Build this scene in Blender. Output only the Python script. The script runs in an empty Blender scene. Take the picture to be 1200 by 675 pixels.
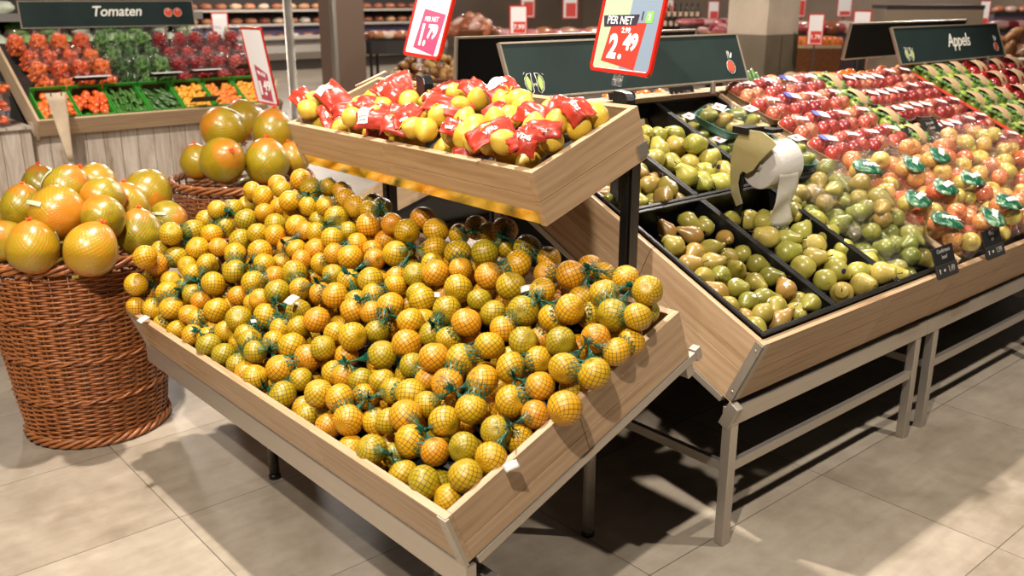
import bpy, math, random
from mathutils import Matrix, Vector, noise
random.seed(7)
D2R=math.pi/180
SC=bpy.context.scene; COL=SC.collection
# ------------------------------------------------------------------ helpers
def lin(h):
    h=h.lstrip('#'); o=[]
    for i in (0,2,4):
        c=int(h[i:i+2],16)/255
        o.append(c/12.92 if c<=.04045 else ((c+.055)/1.055)**2.4)
    return (*o,1)
def frame(o,ex,ey,ez):
    m=Matrix.Identity(4)
    for i,v in enumerate((ex,ey,ez,o)):
        for k in range(3): m[k][i]=v[k]
    return m
def T(x,y,z): return Matrix.Translation((x,y,z))
def RX(a): return Matrix.Rotation(a,4,'X')
def RY(a): return Matrix.Rotation(a,4,'Y')
def RZ(a): return Matrix.Rotation(a,4,'Z')
def S(x,y=None,z=None):
    if y is None: y=z=x
    return Matrix.Diagonal((x,y,z,1))
ID=Matrix.Identity(4)
class B:
    """collects geometry for one mesh"""
    def __init__(s): s.v=[];s.f=[];s.uv=[];s.sm=[]
    def face(s,idx,uv=None,sm=False):
        s.f.append(idx);s.uv.append(uv or [(0,0)]*len(idx));s.sm.append(sm)
    def box(s,M,lo,hi):
        b=len(s.v);x0,y0,z0=lo;x1,y1,z1=hi
        P=[(x0,y0,z0),(x1,y0,z0),(x1,y1,z0),(x0,y1,z0),(x0,y0,z1),(x1,y0,z1),(x1,y1,z1),(x0,y1,z1)]
        s.v+= [M@Vector(p) for p in P]
        dm=[x1-x0,y1-y0,z1-z0];L=dm.index(max(dm))
        flip=M.determinant()<0
        r1,r2=random.random()*3,random.random()*3
        for q,ax in (((0,3,2,1),2),((4,5,6,7),2),((0,1,5,4),1),((3,7,6,2),1),((0,4,7,3),0),((1,2,6,5),0)):
            if ax==L: ua,va=[a for a in range(3) if a!=L]
            else: ua=L;va=[a for a in range(3) if a not in(L,ax)][0]
            q=q[::-1] if flip else q
            s.face([b+i for i in q],[(P[i][ua]+r1,P[i][va]+r2) for i in q])
        return s
    def prism(s,M,poly,z0,z1):
        b=len(s.v);n=len(poly)
        s.v+=[M@Vector((x,y,z0)) for x,y in poly]+[M@Vector((x,y,z1)) for x,y in poly]
        s.face([b+i for i in range(n)][::-1],[poly[i] for i in range(n)][::-1]);s.face([b+n+i for i in range(n)],list(poly))
        for i in range(n):
            j=(i+1)%n;s.face([b+i,b+j,b+n+j,b+n+i],[(i/n,z0),((i+1)/n,z0),((i+1)/n,z1),(i/n,z1)])
        return s
    def grid(s,fn,nu,nv,cu=False,sm=True,uvs=(1,1)):
        b=len(s.v);mu=nu if cu else nu+1
        for j in range(nv+1):
            for i in range(mu): s.v.append(Vector(fn(i/nu,j/nv)))
        for j in range(nv):
            for i in range(nu):
                a=b+j*mu+i;c=b+j*mu+(i+1)%mu if cu else a+1
                d=c+mu;e=a+mu
                U=[(i/nu,j/nv),((i+1)/nu,j/nv),((i+1)/nu,(j+1)/nv),(i/nu,(j+1)/nv)]
                s.face([a,c,d,e],[(p*uvs[0],q*uvs[1]) for p,q in U],sm)
        return s
    def sphere(s,M,nu=20,nv=12,fn=None):
        def f(u,v):
            a=u*2*math.pi;t=math.pi*(1-v)
            p=Vector((math.sin(t)*math.cos(a),math.sin(t)*math.sin(a),math.cos(t)))
            if fn: p=fn(p,u,v)
            return M@p
        return s.grid(f,nu,nv,cu=True)
    def tube(s,pts,r,n=8,cap=True):
        pts=[Vector(p) for p in pts];b=len(s.v);m=len(pts)
        up=None
        for i,p in enumerate(pts):
            t=(pts[min(i+1,m-1)]-pts[max(i-1,0)]).normalized()
            if up is None:
                up=Vector((0,0,1)) if abs(t.z)<.9 else Vector((1,0,0))
            x=up.cross(t).normalized();y=t.cross(x);up=y if False else up-(up.dot(t))*t
            if up.length<.05: up=y
            up.normalize()
            rr=r[i] if isinstance(r,(list,tuple)) else r
            for k in range(n):
                a=2*math.pi*k/n;s.v.append(p+x*math.cos(a)*rr+y*math.sin(a)*rr)
        for i in range(m-1):
            for k in range(n):
                k2=(k+1)%n
                s.face([b+i*n+k,b+i*n+k2,b+(i+1)*n+k2,b+(i+1)*n+k],[(k/n,i/m),((k+1)/n,i/m),((k+1)/n,(i+1)/m),(k/n,(i+1)/m)],True)
        if cap:
            s.face([b+k for k in range(n)][::-1]);s.face([b+(m-1)*n+k for k in range(n)])
        return s
    def lathe(s,M,prof,n=24,fn=None,sm=True):
        """prof: list of (r,z)"""
        m=len(prof)-1
        def f(u,v):
            r,z=prof[min(int(round(v*m)),m)];a=2*math.pi*u
            p=Vector((r*math.cos(a),r*math.sin(a),z))
            if fn:p=fn(p,u,v)
            return M@p
        return s.grid(f,n,m,cu=True,sm=sm)
    def mesh(s,name):
        me=bpy.data.meshes.new(name);me.from_pydata([tuple(v) for v in s.v],[],s.f)
        l=me.uv_layers.new(name='UVMap')
        k=0
        flat=[]
        for u in s.uv:
            for a in u: flat+= [a[0],a[1]]
        l.data.foreach_set('uv',flat)
        me.polygons.foreach_set('use_smooth',s.sm);me.update();return me
LOC={}
def obj(name,b,mat,parent=None,bevel=0,solid=0,sub=0):
    me=b if isinstance(b,bpy.types.Mesh) else b.mesh(name)
    o=bpy.data.objects.new(name,me);COL.objects.link(o)
    if mat and not me.materials: me.materials.append(mat)
    if bevel:
        m=o.modifiers.new('bevel','BEVEL');m.width=bevel;m.segments=2;m.limit_method='ANGLE'
    if solid:
        m=o.modifiers.new('solid','SOLIDIFY');m.thickness=solid;m.offset=0
    if sub:
        m=o.modifiers.new('sub','SUBSURF');m.levels=sub;m.render_levels=sub
    if parent: attach(o,parent)
    return o
def attach(o,parent):
    o.parent=parent
    o.matrix_parent_inverse=LOC.get(parent.name,ID).inverted()
def empty(name,M,label=None,cat=None,group=None):
    if not isinstance(M,Matrix): M=T(*M)
    e=bpy.data.objects.new(name,None);COL.objects.link(e);e.matrix_world=M;e.empty_display_size=.05
    LOC[e.name]=M.copy()
    tag(e,label,cat,group);return e
def tag(o,label=None,cat=None,group=None,kind=None):
    if label:o['label']=label
    if cat:o['category']=cat
    if group:o['group']=group
    if kind:o['kind']=kind
    return o
KIDS={}
def kid(o,p):
    """child in the parent's own local coordinates"""
    o.parent=p;KIDS.setdefault(p.name,[]).append(o);return o
def kids(p): return KIDS.get(p.name,[])
PROTO=[]
def proto(name,mesh=None,mat=None):
    o=bpy.data.objects.new(name,mesh);COL.objects.link(o)
    if mesh is not None and mat and not mesh.materials: mesh.materials.append(mat)
    PROTO.append(o);return o
def pkid(name,b,mat,p,solid=0,bevel=0):
    o=obj(name,b,mat,None,bevel,solid);kid(o,p);return o
def dup(p,M,label=None,cat=None,group=None):
    r=p.copy();COL.objects.link(r);r.matrix_basis=M
    tag(r,label,cat,group)
    for c in kids(p):
        d=c.copy();COL.objects.link(d);d.parent=r;d.matrix_basis=c.matrix_basis
        for g in kids(c):
            e=g.copy();COL.objects.link(e);e.parent=d;e.matrix_basis=g.matrix_basis
    return r
def drop_protos():
    for p in PROTO:
        for c in kids(p):
            for g in kids(c): bpy.data.objects.remove(g)
            bpy.data.objects.remove(c)
        bpy.data.objects.remove(p)
ORD='first second third fourth fifth sixth seventh eighth ninth tenth eleventh twelfth thirteenth fourteenth fifteenth sixteenth seventeenth eighteenth nineteenth twentieth'.split()
def rows(items,rk,ck,per):
    """items -> dict index -> (row ordinal, column ordinal): sorted by rk, cut in rows of per, each sorted by ck"""
    idx=sorted(range(len(items)),key=lambda i:rk(items[i]));out={}
    for r in range(0,len(idx),per):
        for c,i in enumerate(sorted(idx[r:r+per],key=lambda i:ck(items[i]))): out[i]=(ORD[r//per],ORD[c])
    return out
def text(name,s,size,M,mat,parent=None,ext=.0004,bold=0,shear=0,align='CENTER',sp=1):
    c=bpy.data.curves.new(name,'FONT');c.body=s;c.size=size;c.extrude=ext;c.offset=bold;c.shear=shear
    c.align_x=align;c.align_y='CENTER';c.space_character=sp;c.resolution_u=3
    o=bpy.data.objects.new(name,c);COL.objects.link(o);c.materials.append(mat);o.matrix_world=M
    if parent is not None: 
        if parent.name in LOC: attach(o,parent)
        else: kid(o,parent)
    return o
# ------------------------------------------------------------------ materials
MATS={}
class NT:
    def __init__(s,name):
        s.m=bpy.data.materials.new(name);s.m.use_nodes=True;s.t=s.m.node_tree;s.n=s.t.nodes
        s.p=s.n['Principled BSDF'];s.out=s.n['Material Output']
    def new(s,typ,**k):
        n=s.n.new(typ)
        for a,b in k.items():
            if hasattr(n,a) and a not in('inputs',): setattr(n,a,b)
        return n
    def l(s,a,b): s.t.links.new(a,b)
    def set(s,node,**k):
        for a,b in k.items(): node.inputs[a.replace('_',' ')].default_value=b
    def math(s,op,a,b=None,c=None):
        n=s.n.new('ShaderNodeMath');n.operation=op
        for i,x in enumerate((a,b,c)):
            if x is None: continue
            if hasattr(x,'links'): s.l(x,n.inputs[i])
            else: n.inputs[i].default_value=x
        return n.outputs[0]
    def mix(s,f,a,b):
        n=s.n.new('ShaderNodeMix');n.data_type='RGBA'
        for i,x in ((0,f),(6,a),(7,b)):
            if hasattr(x,'links'): s.l(x,n.inputs[i])
            else: n.inputs[i].default_value=x
        return n.outputs[2]
    def ramp(s,f,stops,interp='LINEAR'):
        n=s.n.new('ShaderNodeValToRGB');n.color_ramp.interpolation=interp
        e=n.color_ramp.elements
        while len(e)<len(stops): e.new(.5)
        for i,(p,c) in enumerate(stops): e[i].position=p;e[i].color=c if len(c)==4 else (*c,1)
        s.l(f,n.inputs[0]);return n.outputs[0]
    def noise(s,vec,scale,detail=3,rough=.5,dist=0):
        n=s.n.new('ShaderNodeTexNoise')
        n.inputs['Scale'].default_value=scale;n.inputs['Detail'].default_value=detail;n.inputs['Roughness'].default_value=rough;n.inputs['Distortion'].default_value=dist
        if vec is not None: s.l(vec,n.inputs['Vector'])
        return n.outputs['Fac']
    def coord(s,k='Object'):
        n=s.n.new('ShaderNodeTexCoord');return n.outputs[k]
    def mapping(s,vec,sc=(1,1,1),loc=(0,0,0)):
        n=s.n.new('ShaderNodeMapping');n.inputs['Scale'].default_value=sc;n.inputs['Location'].default_value=loc;s.l(vec,n.inputs[0]);return n.outputs[0]
    def rnd(s): return s.n.new('ShaderNodeObjectInfo').outputs['Random']
    def bump(s,hgt,st=.3,d=.01):
        n=s.n.new('ShaderNodeBump');n.inputs['Strength'].default_value=st;n.inputs['Distance'].default_value=d;s.l(hgt,n.inputs['Height']);s.l(n.outputs[0],s.p.inputs['Normal'])
    def sep(s,vec):
        n=s.n.new('ShaderNodeSeparateXYZ');s.l(vec,n.inputs[0]);return n.outputs
def plain(name,col,rough=.5,metal=0,coat=0,bump=None,spec=None,var=0,trans=0,emit=0):
    if name in MATS: return MATS[name]
    t=NT(name);c=lin(col) if isinstance(col,str) else col
    p=t.p;p.inputs['Base Color'].default_value=c;p.inputs['Roughness'].default_value=rough;p.inputs['Metallic'].default_value=metal
    p.inputs['Coat Weight'].default_value=coat
    if spec is not None:p.inputs['Specular IOR Level'].default_value=spec
    if var:
        f=t.noise(t.coord(),var,4);d=tuple(x*.8 for x in c[:3])+(1,);u=tuple(min(1,x*1.15) for x in c[:3])+(1,)
        t.l(t.ramp(f,[(.3,d),(.7,u)]),p.inputs['Base Color'])
    if bump: t.bump(t.noise(t.coord(),bump[0],3),bump[1],.004)
    if trans:p.inputs['Transmission Weight'].default_value=trans
    if emit:
        p.inputs['Emission Color'].default_value=c;p.inputs['Emission Strength'].default_value=emit
    MATS[name]=t.m;return t.m
def wood(name,c1,c2,c3,sc=1,rough=.42):
    t=NT(name);uv=t.coord('UV')
    r=t.rnd();n=t.new('ShaderNodeVectorMath',operation='ADD');cb=t.n.new('ShaderNodeCombineXYZ')
    t.l(t.math('MULTIPLY',r,17.),cb.inputs[0]);t.l(t.math('MULTIPLY',r,5.),cb.inputs[1]);t.l(uv,n.inputs[0]);t.l(cb.outputs[0],n.inputs[1]);v=n.outputs[0]
    big=t.noise(t.mapping(v,(1.6*sc,16*sc,1)),1.,5,.6,.8)
    fine=t.noise(t.mapping(v,(5*sc,150*sc,1)),1.,4,.6,.2)
    w=t.n.new('ShaderNodeTexWave');w.wave_type='BANDS';w.bands_direction='Y';w.inputs['Scale'].default_value=7*sc;w.inputs['Distortion'].default_value=7;w.inputs['Detail'].default_value=2;w.inputs['Detail Scale'].default_value=.7
    t.l(t.mapping(v,(.55,1.6,1)),w.inputs['Vector'])
    f=t.math('ADD',t.math('MULTIPLY',big,.6),t.math('ADD',t.math('MULTIPLY',fine,.32),t.math('MULTIPLY',w.outputs['Fac'],.09)))
    c=t.ramp(f,[(.30,lin(c3)),(.46,lin(c2)),(.68,lin(c1))])
    t.l(c,t.p.inputs['Base Color']);t.p.inputs['Roughness'].default_value=rough
    t.bump(fine,.08,.002);return t.m
M_WOOD=wood('oak_laminate','#BFA283','#AD8F6E','#92714F')
M_WOODD=wood('oak_laminate_lower','#A68563','#946F4E','#75553A')
M_TABLEW=wood('pale_table_wood','#CBB293','#BB9F7F','#A08364')
M_CRATEW=wood('orchard_crate_wood','#A8743F','#8A5A2C','#5F3B1B')
def white_wood():
    t=NT('whitewashed_planks');uv=t.coord('UV');s_=t.sep(uv)
    pl=t.math('FLOOR',t.math('DIVIDE',s_[0],.118))
    fr=t.math('FRACT',t.math('DIVIDE',s_[0],.118))
    wn=t.n.new('ShaderNodeTexWhiteNoise');wn.noise_dimensions='1D';t.l(pl,wn.inputs['W'])
    cb=t.n.new('ShaderNodeCombineXYZ');t.l(t.math('MULTIPLY',s_[0],14.),cb.inputs[0]);t.l(t.math('ADD',t.math('MULTIPLY',s_[1],1.6),t.math('MULTIPLY',wn.outputs['Value'],30.)),cb.inputs[1]);t.l(pl,cb.inputs[2])
    f=t.noise(cb.outputs[0],1.3,5,.65,.6)
    c=t.ramp(f,[(.3,lin('#7E6A55')),(.42,lin('#A8988A')),(.6,lin('#C2B7AB')),(.8,lin('#CFC6BB'))])
    c=t.mix(t.math('MULTIPLY',wn.outputs['Value'],.35),c,lin('#93826F'))
    gap=t.math('LESS_THAN',fr,.035)
    t.l(t.mix(gap,c,lin('#3A2E24')),t.p.inputs['Base Color']);t.p.inputs['Roughness'].default_value=.6
    return t.m
M_WHITEW=white_wood()
def floor_mat():
    t=NT('concrete_tiles');o=t.coord();s_=t.sep(o)
    def ln(a,per,off):
        f=t.math('FRACT',t.math('DIVIDE',t.math('SUBTRACT',a,off),per))
        d=t.math('ABSOLUTE',t.math('SUBTRACT',f,.5));return t.math('GREATER_THAN',d,.5-.0017/per)
    X0,Y0,px,py=.912,.9,.607*1.5,.6
    row=t.math('FLOOR',t.math('DIVIDE',t.math('SUBTRACT',s_[1],Y0),py))
    col=t.math('FLOOR',t.math('DIVIDE',t.math('SUBTRACT',s_[0],X0),px))
    g=t.math('MAXIMUM',ln(s_[0],px,X0),ln(s_[1],py,Y0))
    cb=t.n.new('ShaderNodeCombineXYZ');t.l(col,cb.inputs[0]);t.l(row,cb.inputs[1])
    wn=t.n.new('ShaderNodeTexWhiteNoise');wn.noise_dimensions='3D';t.l(cb.outputs[0],wn.inputs['Vector'])
    n1=t.noise(o,1.6,6,.6,.4);n2=t.noise(o,9,5,.65,.3);n3=t.noise(t.mapping(o,(2,14,1)),1.2,4,.6,.5)
    f=t.math('ADD',t.math('MULTIPLY',n1,.5),t.math('ADD',t.math('MULTIPLY',n2,.3),t.math('MULTIPLY',n3,.2)))
    f=t.math('ADD',f,t.math('MULTIPLY',t.math('SUBTRACT',wn.outputs['Value'],.5),.10))
    c=t.ramp(f,[(.34,lin('#837766')),(.5,lin('#9C9080')),(.66,lin('#B0A595'))])
    t.l(t.mix(g,c,lin('#5F564B')),t.p.inputs['Base Color'])
    t.l(t.ramp(n2,[(.3,(.30,)*3),(.75,(.5,)*3)]),t.p.inputs['Roughness']);t.bump(t.math('SUBTRACT',n2,t.math('MULTIPLY',g,1.)),.06,.003);return t.m
M_FLOOR=floor_mat()
def steel(name,col,rough,metal=1):
    t=NT(name);t.p.inputs['Metallic'].default_value=metal;t.p.inputs['Base Color'].default_value=lin(col)
    f=t.noise(t.mapping(t.coord('UV'),(2,120,1)),1.,3)
    t.l(t.ramp(f,[(.3,(rough*.8,)*3),(.7,(rough*1.25,)*3)]),t.p.inputs['Roughness']);return t.m
M_STEEL=steel('brushed_steel','#B8B0A5',.38,metal=.8)
M_MIRROR=steel('polished_steel','#D8C9A8',.13)
M_PLATE=plain('satin_steel_reflection_tint','#D2C794',.38,.6)  # yellow in the base colour stands in for pears reflected by the plate
M_DSTEEL=steel('dark_steel','#77706A',.3)
M_BLACK=plain('black_plastic','#0D0D0E',.35,bump=(60,.1))
M_BLACKM=plain('matt_black','#101112',.6)
M_DARK=plain('dark_void','#15120F',.7)
M_BOARD=plain('chalkboard_green','#1C2B29',.62,spec=.25,var=5)
M_BOARDK=plain('chalkboard_black','#0C0B0A',.8,spec=.15)
M_ALU=plain('aluminium_edge','#A79A8A',.4,.6)
M_RED=plain('red_plastic','#C32110',.25,coat=.5)
M_PAPER=plain('white_paper','#E6E2E2',.5)
M_WHITE=plain('white_print','#F6F4F2',.5)
M_PRICE=plain('price_red','#D03525',.45)
M_PINK=plain('price_pink','#E23A62',.45)
M_SIGNG=plain('sign_pale_green','#A6BF98',.4)
M_SIGNB=plain('sign_grey_blue','#7C8EA0',.4)
M_NAVY=plain('sign_navy','#2A2735',.5)
M_CHALK=plain('chalk_white','#E9E7DE',.7)
M_CHALKG=plain('chalk_lime','#A9BF6A',.7)
M_CHALKR=plain('chalk_red','#D94F33',.7)
M_CARD=plain('kraft_card','#B79873',.75,var=20)
M_CARDG=plain('printed_leaf_card','#4F7038',.6,var=60)
M_TRAYG=plain('sea_green_tray','#4F7C6C',.6,var=30)
M_STEM=plain('fruit_stem','#3D2C18',.8)
M_STICK=plain('navy_sticker','#23263F',.4)
M_STICKW=plain('white_sticker','#D8D4E0',.4)
M_BLUEL=plain('blue_label','#2B3FA0',.4)
M_GREENCR=plain('green_crate','#3C9433',.5)
M_BROWN=plain('brown_print','#3A2115',.5)
def film(name,tint=(1,1,1),op=.03,rough=.07):
    t=NT(name);tr=t.new('ShaderNodeBsdfTransparent');tr.inputs[0].default_value=(*tint,1)
    gl=t.new('ShaderNodeBsdfGlossy');gl.inputs['Roughness'].default_value=rough;gl.inputs[0].default_value=(1,1,1,1)
    df=t.new('ShaderNodeBsdfDiffuse');df.inputs[0].default_value=(.8,.8,.8,1)
    m0=t.new('ShaderNodeMixShader');m0.inputs[0].default_value=.05;t.l(gl.outputs[0],m0.inputs[1]);t.l(df.outputs[0],m0.inputs[2])
    lw=t.new('ShaderNodeLayerWeight');lw.inputs['Blend'].default_value=.35
    bm=t.new('ShaderNodeBump');bm.inputs['Strength'].default_value=.9;bm.inputs['Distance'].default_value=.03
    t.l(t.math('ADD',t.noise(t.coord(),26,3,.5,1.2),t.math('MULTIPLY',t.noise(t.mapping(t.coord(),(14,70,30)),1.,2,.5,1.5),.9)),bm.inputs['Height'])
    for x in (gl,df,lw): t.l(bm.outputs[0],x.inputs['Normal'])
    m=t.new('ShaderNodeMixShader');t.l(t.math('ADD',t.math('MULTIPLY',lw.outputs['Fresnel'],.33),op),m.inputs[0])
    t.l(tr.outputs[0],m.inputs[1]);t.l(m0.outputs[0],m.inputs[2]);t.l(m.outputs[0],t.out.inputs[0]);return t.m
M_FILM=film('clear_film')
M_FILMF=film('foggy_film',op=.16,rough=.2)
def citrus(name,stops,net,N,Mv,w,pscale,nb=.25,rough=.38,coat=.15,jit=.5,netmix=.85,pole=None):
    """peel colour from object-random and noise; a stretched net over the skin in UV space"""
    t=NT(name);o=t.coord();uv=t.sep(t.coord('UV'));r=t.rnd()
    f=t.noise(o,pscale,3,.5,.5)
    f=t.math('ADD',t.math('MULTIPLY',f,1-jit),t.math('MULTIPLY',r,jit))
    c=t.ramp(f,[(p,lin(h)) for p,h in stops])
    if pole:
        zz=t.math('ABSOLUTE',t.sep(o)[2]);c=t.mix(t.ramp(t.math('ADD',zz,t.math('MULTIPLY',t.noise(o,2.2,2),.5)),[(.95,(0,)*3),(1.6,(.6,)*3)]),c,lin(pole))
    pores=t.noise(o,pscale*16,2,.5)
    if N:
        def fam(sg):
            a=t.math('ADD',t.math('MULTIPLY',uv[0],float(N)),t.math('MULTIPLY',uv[1],sg*float(Mv)))
            d=t.math('ABSOLUTE',t.math('SUBTRACT',t.math('FRACT',t.math('ADD',a,r)),.5));return d
        d=t.math('MINIMUM',fam(1),fam(-1))
        g=t.math('SMOOTH_MIN',d,1.,.0) if False else d
        ln=t.ramp(g,[(w*.45,(1,)*3),(w,(0,)*3)])
        c2=t.mix(t.math('MULTIPLY',ln,netmix),c,lin(net))
        t.l(c2,t.p.inputs['Base Color'])
        hgt=t.math('ADD',t.math('MULTIPLY',ln,nb),t.math('MULTIPLY',pores,.25))
    else:
        t.l(c,t.p.inputs['Base Color']);hgt=pores
    t.p.inputs['Roughness'].default_value=rough;t.p.inputs['Coat Weight'].default_value=coat;t.p.inputs['Coat Roughness'].default_value=.25
    t.p.inputs['Subsurface Weight'].default_value=0
    t.bump(hgt,.35,.002);return t.m
M_MAND=citrus('netted_mandarin_peel',[(.22,'#9C8A10'),(.40,'#C49A12'),(.58,'#D89F14'),(.80,'#D48518')],'#1E3A1C',15,7.5,.105,28)
M_LEM=citrus('netted_lemon_peel',[(.3,'#CDA634'),(.7,'#DDB848')],'#C2A01C',17,9,.12,24,netmix=.5)
M_POM=citrus('pomelo_peel',[(.25,'#66760F'),(.42,'#858C14'),(.62,'#9E921C'),(.85,'#B58A20')],'#D8641A',34,17,.19,3.,rough=.3,coat=.6,jit=.45,netmix=.42,nb=.8,pole='#C8761C')
def fruit(name,stops,pscale=18,rough=.35,coat=.2,jit=.4,speck=None,axis=None,stretch=(1,1,1)):
    t=NT(name);o=t.coord();r=t.rnd()
    n=t.new('ShaderNodeVectorMath',operation='ADD');cb=t.n.new('ShaderNodeCombineXYZ')
    for i in range(3): t.l(t.math('MULTIPLY',r,3.1+i),cb.inputs[i])
    t.l(o,n.inputs[0]);t.l(cb.outputs[0],n.inputs[1])
    f=t.noise(t.mapping(n.outputs[0],stretch),pscale,4,.55,.6)
    f=t.math('ADD',t.math('MULTIPLY',f,1-jit),t.math('MULTIPLY',r,jit))
    c=t.ramp(f,[(p,lin(h)) for p,h in stops])
    if speck:
        s_=t.noise(o,260,2,.5);c=t.mix(t.ramp(s_,[(.60,(0,)*3),(.68,(.5,)*3)]),c,lin(speck))
    t.l(c,t.p.inputs['Base Color']);t.p.inputs['Roughness'].default_value=rough;t.p.inputs['Coat Weight'].default_value=coat;t.p.inputs['Coat Roughness'].default_value=.2
    return t.m
M_GREENL=fruit('leaf_print_label',[(.3,'#083B2A'),(.50,'#0E5539'),(.60,'#6F8F70'),(.72,'#C9CFBC')],34,jit=.05,rough=.35)
M_PEARB=fruit('conference_pear_skin',[(.3,'#6E6E26'),(.5,'#948A38'),(.68,'#96733A'),(.82,'#8C5E30')],14,speck='#5E4A1E')
M_PEARY=fruit('yellow_pear_skin',[(.28,'#7E8434'),(.45,'#A39D42'),(.6,'#B3A450'),(.74,'#A97F44'),(.85,'#9E5C3C')],10,jit=.3,speck='#8A7A2A')
M_PEARG=fruit('green_pear_skin',[(.3,'#6F772C'),(.5,'#969344'),(.65,'#A48B46'),(.8,'#96703A')],14,speck='#4A3C18')
M_APR=fruit('red_apple_skin',[(.3,'#8A1C20'),(.45,'#AC342E'),(.6,'#C25A48'),(.75,'#D2A068')],9,jit=.35,rough=.25,coat=.6,stretch=(1,1,.4))
M_APD=fruit('dark_apple_skin',[(.3,'#6E0F14'),(.6,'#A01C1C'),(.8,'#C0392B')],9,jit=.4,rough=.25,coat=.6)
M_APG=fruit('green_apple_skin',[(.3,'#7F9A34'),(.6,'#A0B44A'),(.8,'#B4C462')],9,rough=.25,coat=.6)
M_APB=fruit('blush_apple_skin',[(.3,'#A8AE40'),(.42,'#D3C062'),(.5,'#DE9A5A'),(.62,'#D0553C'),(.8,'#BE3531')],11,jit=.25,rough=.25,coat=.6,stretch=(1,1,.5))
M_ORANGE=fruit('orange_peel',[(.3,'#D9661B'),(.7,'#EE8A2C')],20)
M_PEPO=fruit('snack_pepper_skin',[(.3,'#D8501A'),(.7,'#F0772A')],20,coat=.6)
M_CUC=fruit('cucumber_skin',[(.3,'#2E5220'),(.6,'#5B8840'),(.8,'#8AAE66')],20)
M_TOM=fruit('cherry_tomato_skin',[(.3,'#A5161C'),(.6,'#D03A34'),(.8,'#E2705A')],60,coat=.6)
M_TOMM=fruit('mixed_tomato_skin',[(.25,'#C22A1B'),(.4,'#DE5A1E'),(.6,'#EFA024'),(.8,'#E9B938')],4,coat=.6,jit=.8)
M_LETT=fruit('lettuce_leaf',[(.3,'#3E7A2A'),(.5,'#86B55C'),(.7,'#C4DCA6')],14,rough=.5)
M_MEAT=fruit('packed_food',[(.2,'#8A4A35'),(.45,'#C07A54'),(.6,'#D9A878'),(.8,'#E8D8C8')],6,jit=.7,rough=.4)
M_MEATR=fruit('packed_meat',[(.2,'#7A1F25'),(.5,'#B0555A'),(.8,'#D8A8A4')],8,jit=.6,rough=.3)
M_BREAD=fruit('bread_crust',[(.3,'#6E4420'),(.6,'#A8713C'),(.8,'#C99A60')],12,jit=.4,rough=.6)
M_NUT=fruit('walnut_shell',[(.3,'#7A4E22'),(.6,'#A87A3C'),(.8,'#C09A58')],12,jit=.5,rough=.5)
def net_mat():
    t=NT('green_netting');uv=t.sep(t.coord('UV'))
    a=t.math('ABSOLUTE',t.math('SUBTRACT',t.math('FRACT',t.math('ADD',t.math('MULTIPLY',uv[0],13.),t.math('MULTIPLY',uv[1],2.5))),.5))
    b=t.math('ABSOLUTE',t.math('SUBTRACT',t.math('FRACT',t.math('SUBTRACT',t.math('MULTIPLY',uv[0],13.),t.math('MULTIPLY',uv[1],2.5))),.5))
    d=t.math('MINIMUM',a,b)
    wd=t.math('ADD',t.math('MULTIPLY',t.math('POWER',uv[1],2.),.36),.055)
    m=t.math('LESS_THAN',d,wd)
    tr=t.new('ShaderNodeBsdfTransparent');mx=t.new('ShaderNodeMixShader')
    t.p.inputs['Base Color'].default_value=lin('#0E5A42');t.p.inputs['Roughness'].default_value=.4
    t.l(m,mx.inputs[0]);t.l(tr.outputs[0],mx.inputs[1]);t.l(t.p.outputs[0],mx.inputs[2]);t.l(mx.outputs[0],t.out.inputs[0]);return t.m
M_NET=net_mat()
M_KNOT=plain('green_net_knot','#0A4834',.45)
def wicker_mat(name,c1,c2):
    t=NT(name);f=t.noise(t.coord(),22,4,.6);f2=t.noise(t.mapping(t.coord(),(30,30,160)),1.,2)
    f=t.math('ADD',t.math('MULTIPLY',f,.6),t.math('MULTIPLY',f2,.4))
    t.l(t.ramp(f,[(.3,lin(c2)),(.7,lin(c1))]),t.p.inputs['Base Color']);t.p.inputs['Roughness'].default_value=.38;t.p.inputs['Coat Weight'].default_value=.25;return t.m
M_WICK=wicker_mat('willow_wicker','#B87340','#7A4220')
M_WICKD=wicker_mat('dark_wicker','#8A5226','#4E2A12')
def lemonwrap():
    t=NT('red_label_film');f=t.noise(t.coord(),40,4,.6,1.)
    t.l(t.ramp(f,[(.3,lin('#A02A1C')),(.6,lin('#B53826')),(.8,lin('#C05A45'))]),t.p.inputs['Base Color'])
    t.p.inputs['Roughness'].default_value=.34;t.p.inputs['Coat Weight'].default_value=.25;t.bump(t.noise(t.coord(),26,2,.5,.5),.22,.006);return t.m
M_WRAP=lemonwrap()
M_LNET=plain('yellow_net_knot','#C9A62A',.5)
M_ROLL=plain('bag_roll_plastic','#C4C0B9',.5,bump=(90,.3))
def from_font():
    dg=bpy.context.evaluated_depsgraph_get();dg.update()
    for o in [o for o in bpy.data.objects if o.type=='FONT']:
        me=bpy.data.meshes.new_from_object(o.evaluated_get(dg))
        n=bpy.data.objects.new(o.name,me);COL.objects.link(n);nm=o.name
        if not me.materials: me.materials.append(o.data.materials[0])
        n.parent=o.parent;n.matrix_parent_inverse=o.matrix_parent_inverse;n.matrix_basis=o.matrix_basis
        bpy.data.objects.remove(o);n.name=nm
# ------------------------------------------------------------------ camera
CF=1089.0; CP=math.atan(340/CF); CA=49.20689404*D2R; CH=1.6
cam=bpy.data.cameras.new('camera');co=bpy.data.objects.new('camera',cam);COL.objects.link(co)
cam.sensor_width=36;cam.lens=CF/1200*36;cam.clip_end=200
co.location=(0,0,CH);co.rotation_euler=(math.pi/2-CP,0,CA-math.pi/2)
SC.camera=co
cam.dof.use_dof=True;cam.dof.focus_distance=2.6;cam.dof.aperture_fstop=4.0
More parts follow.
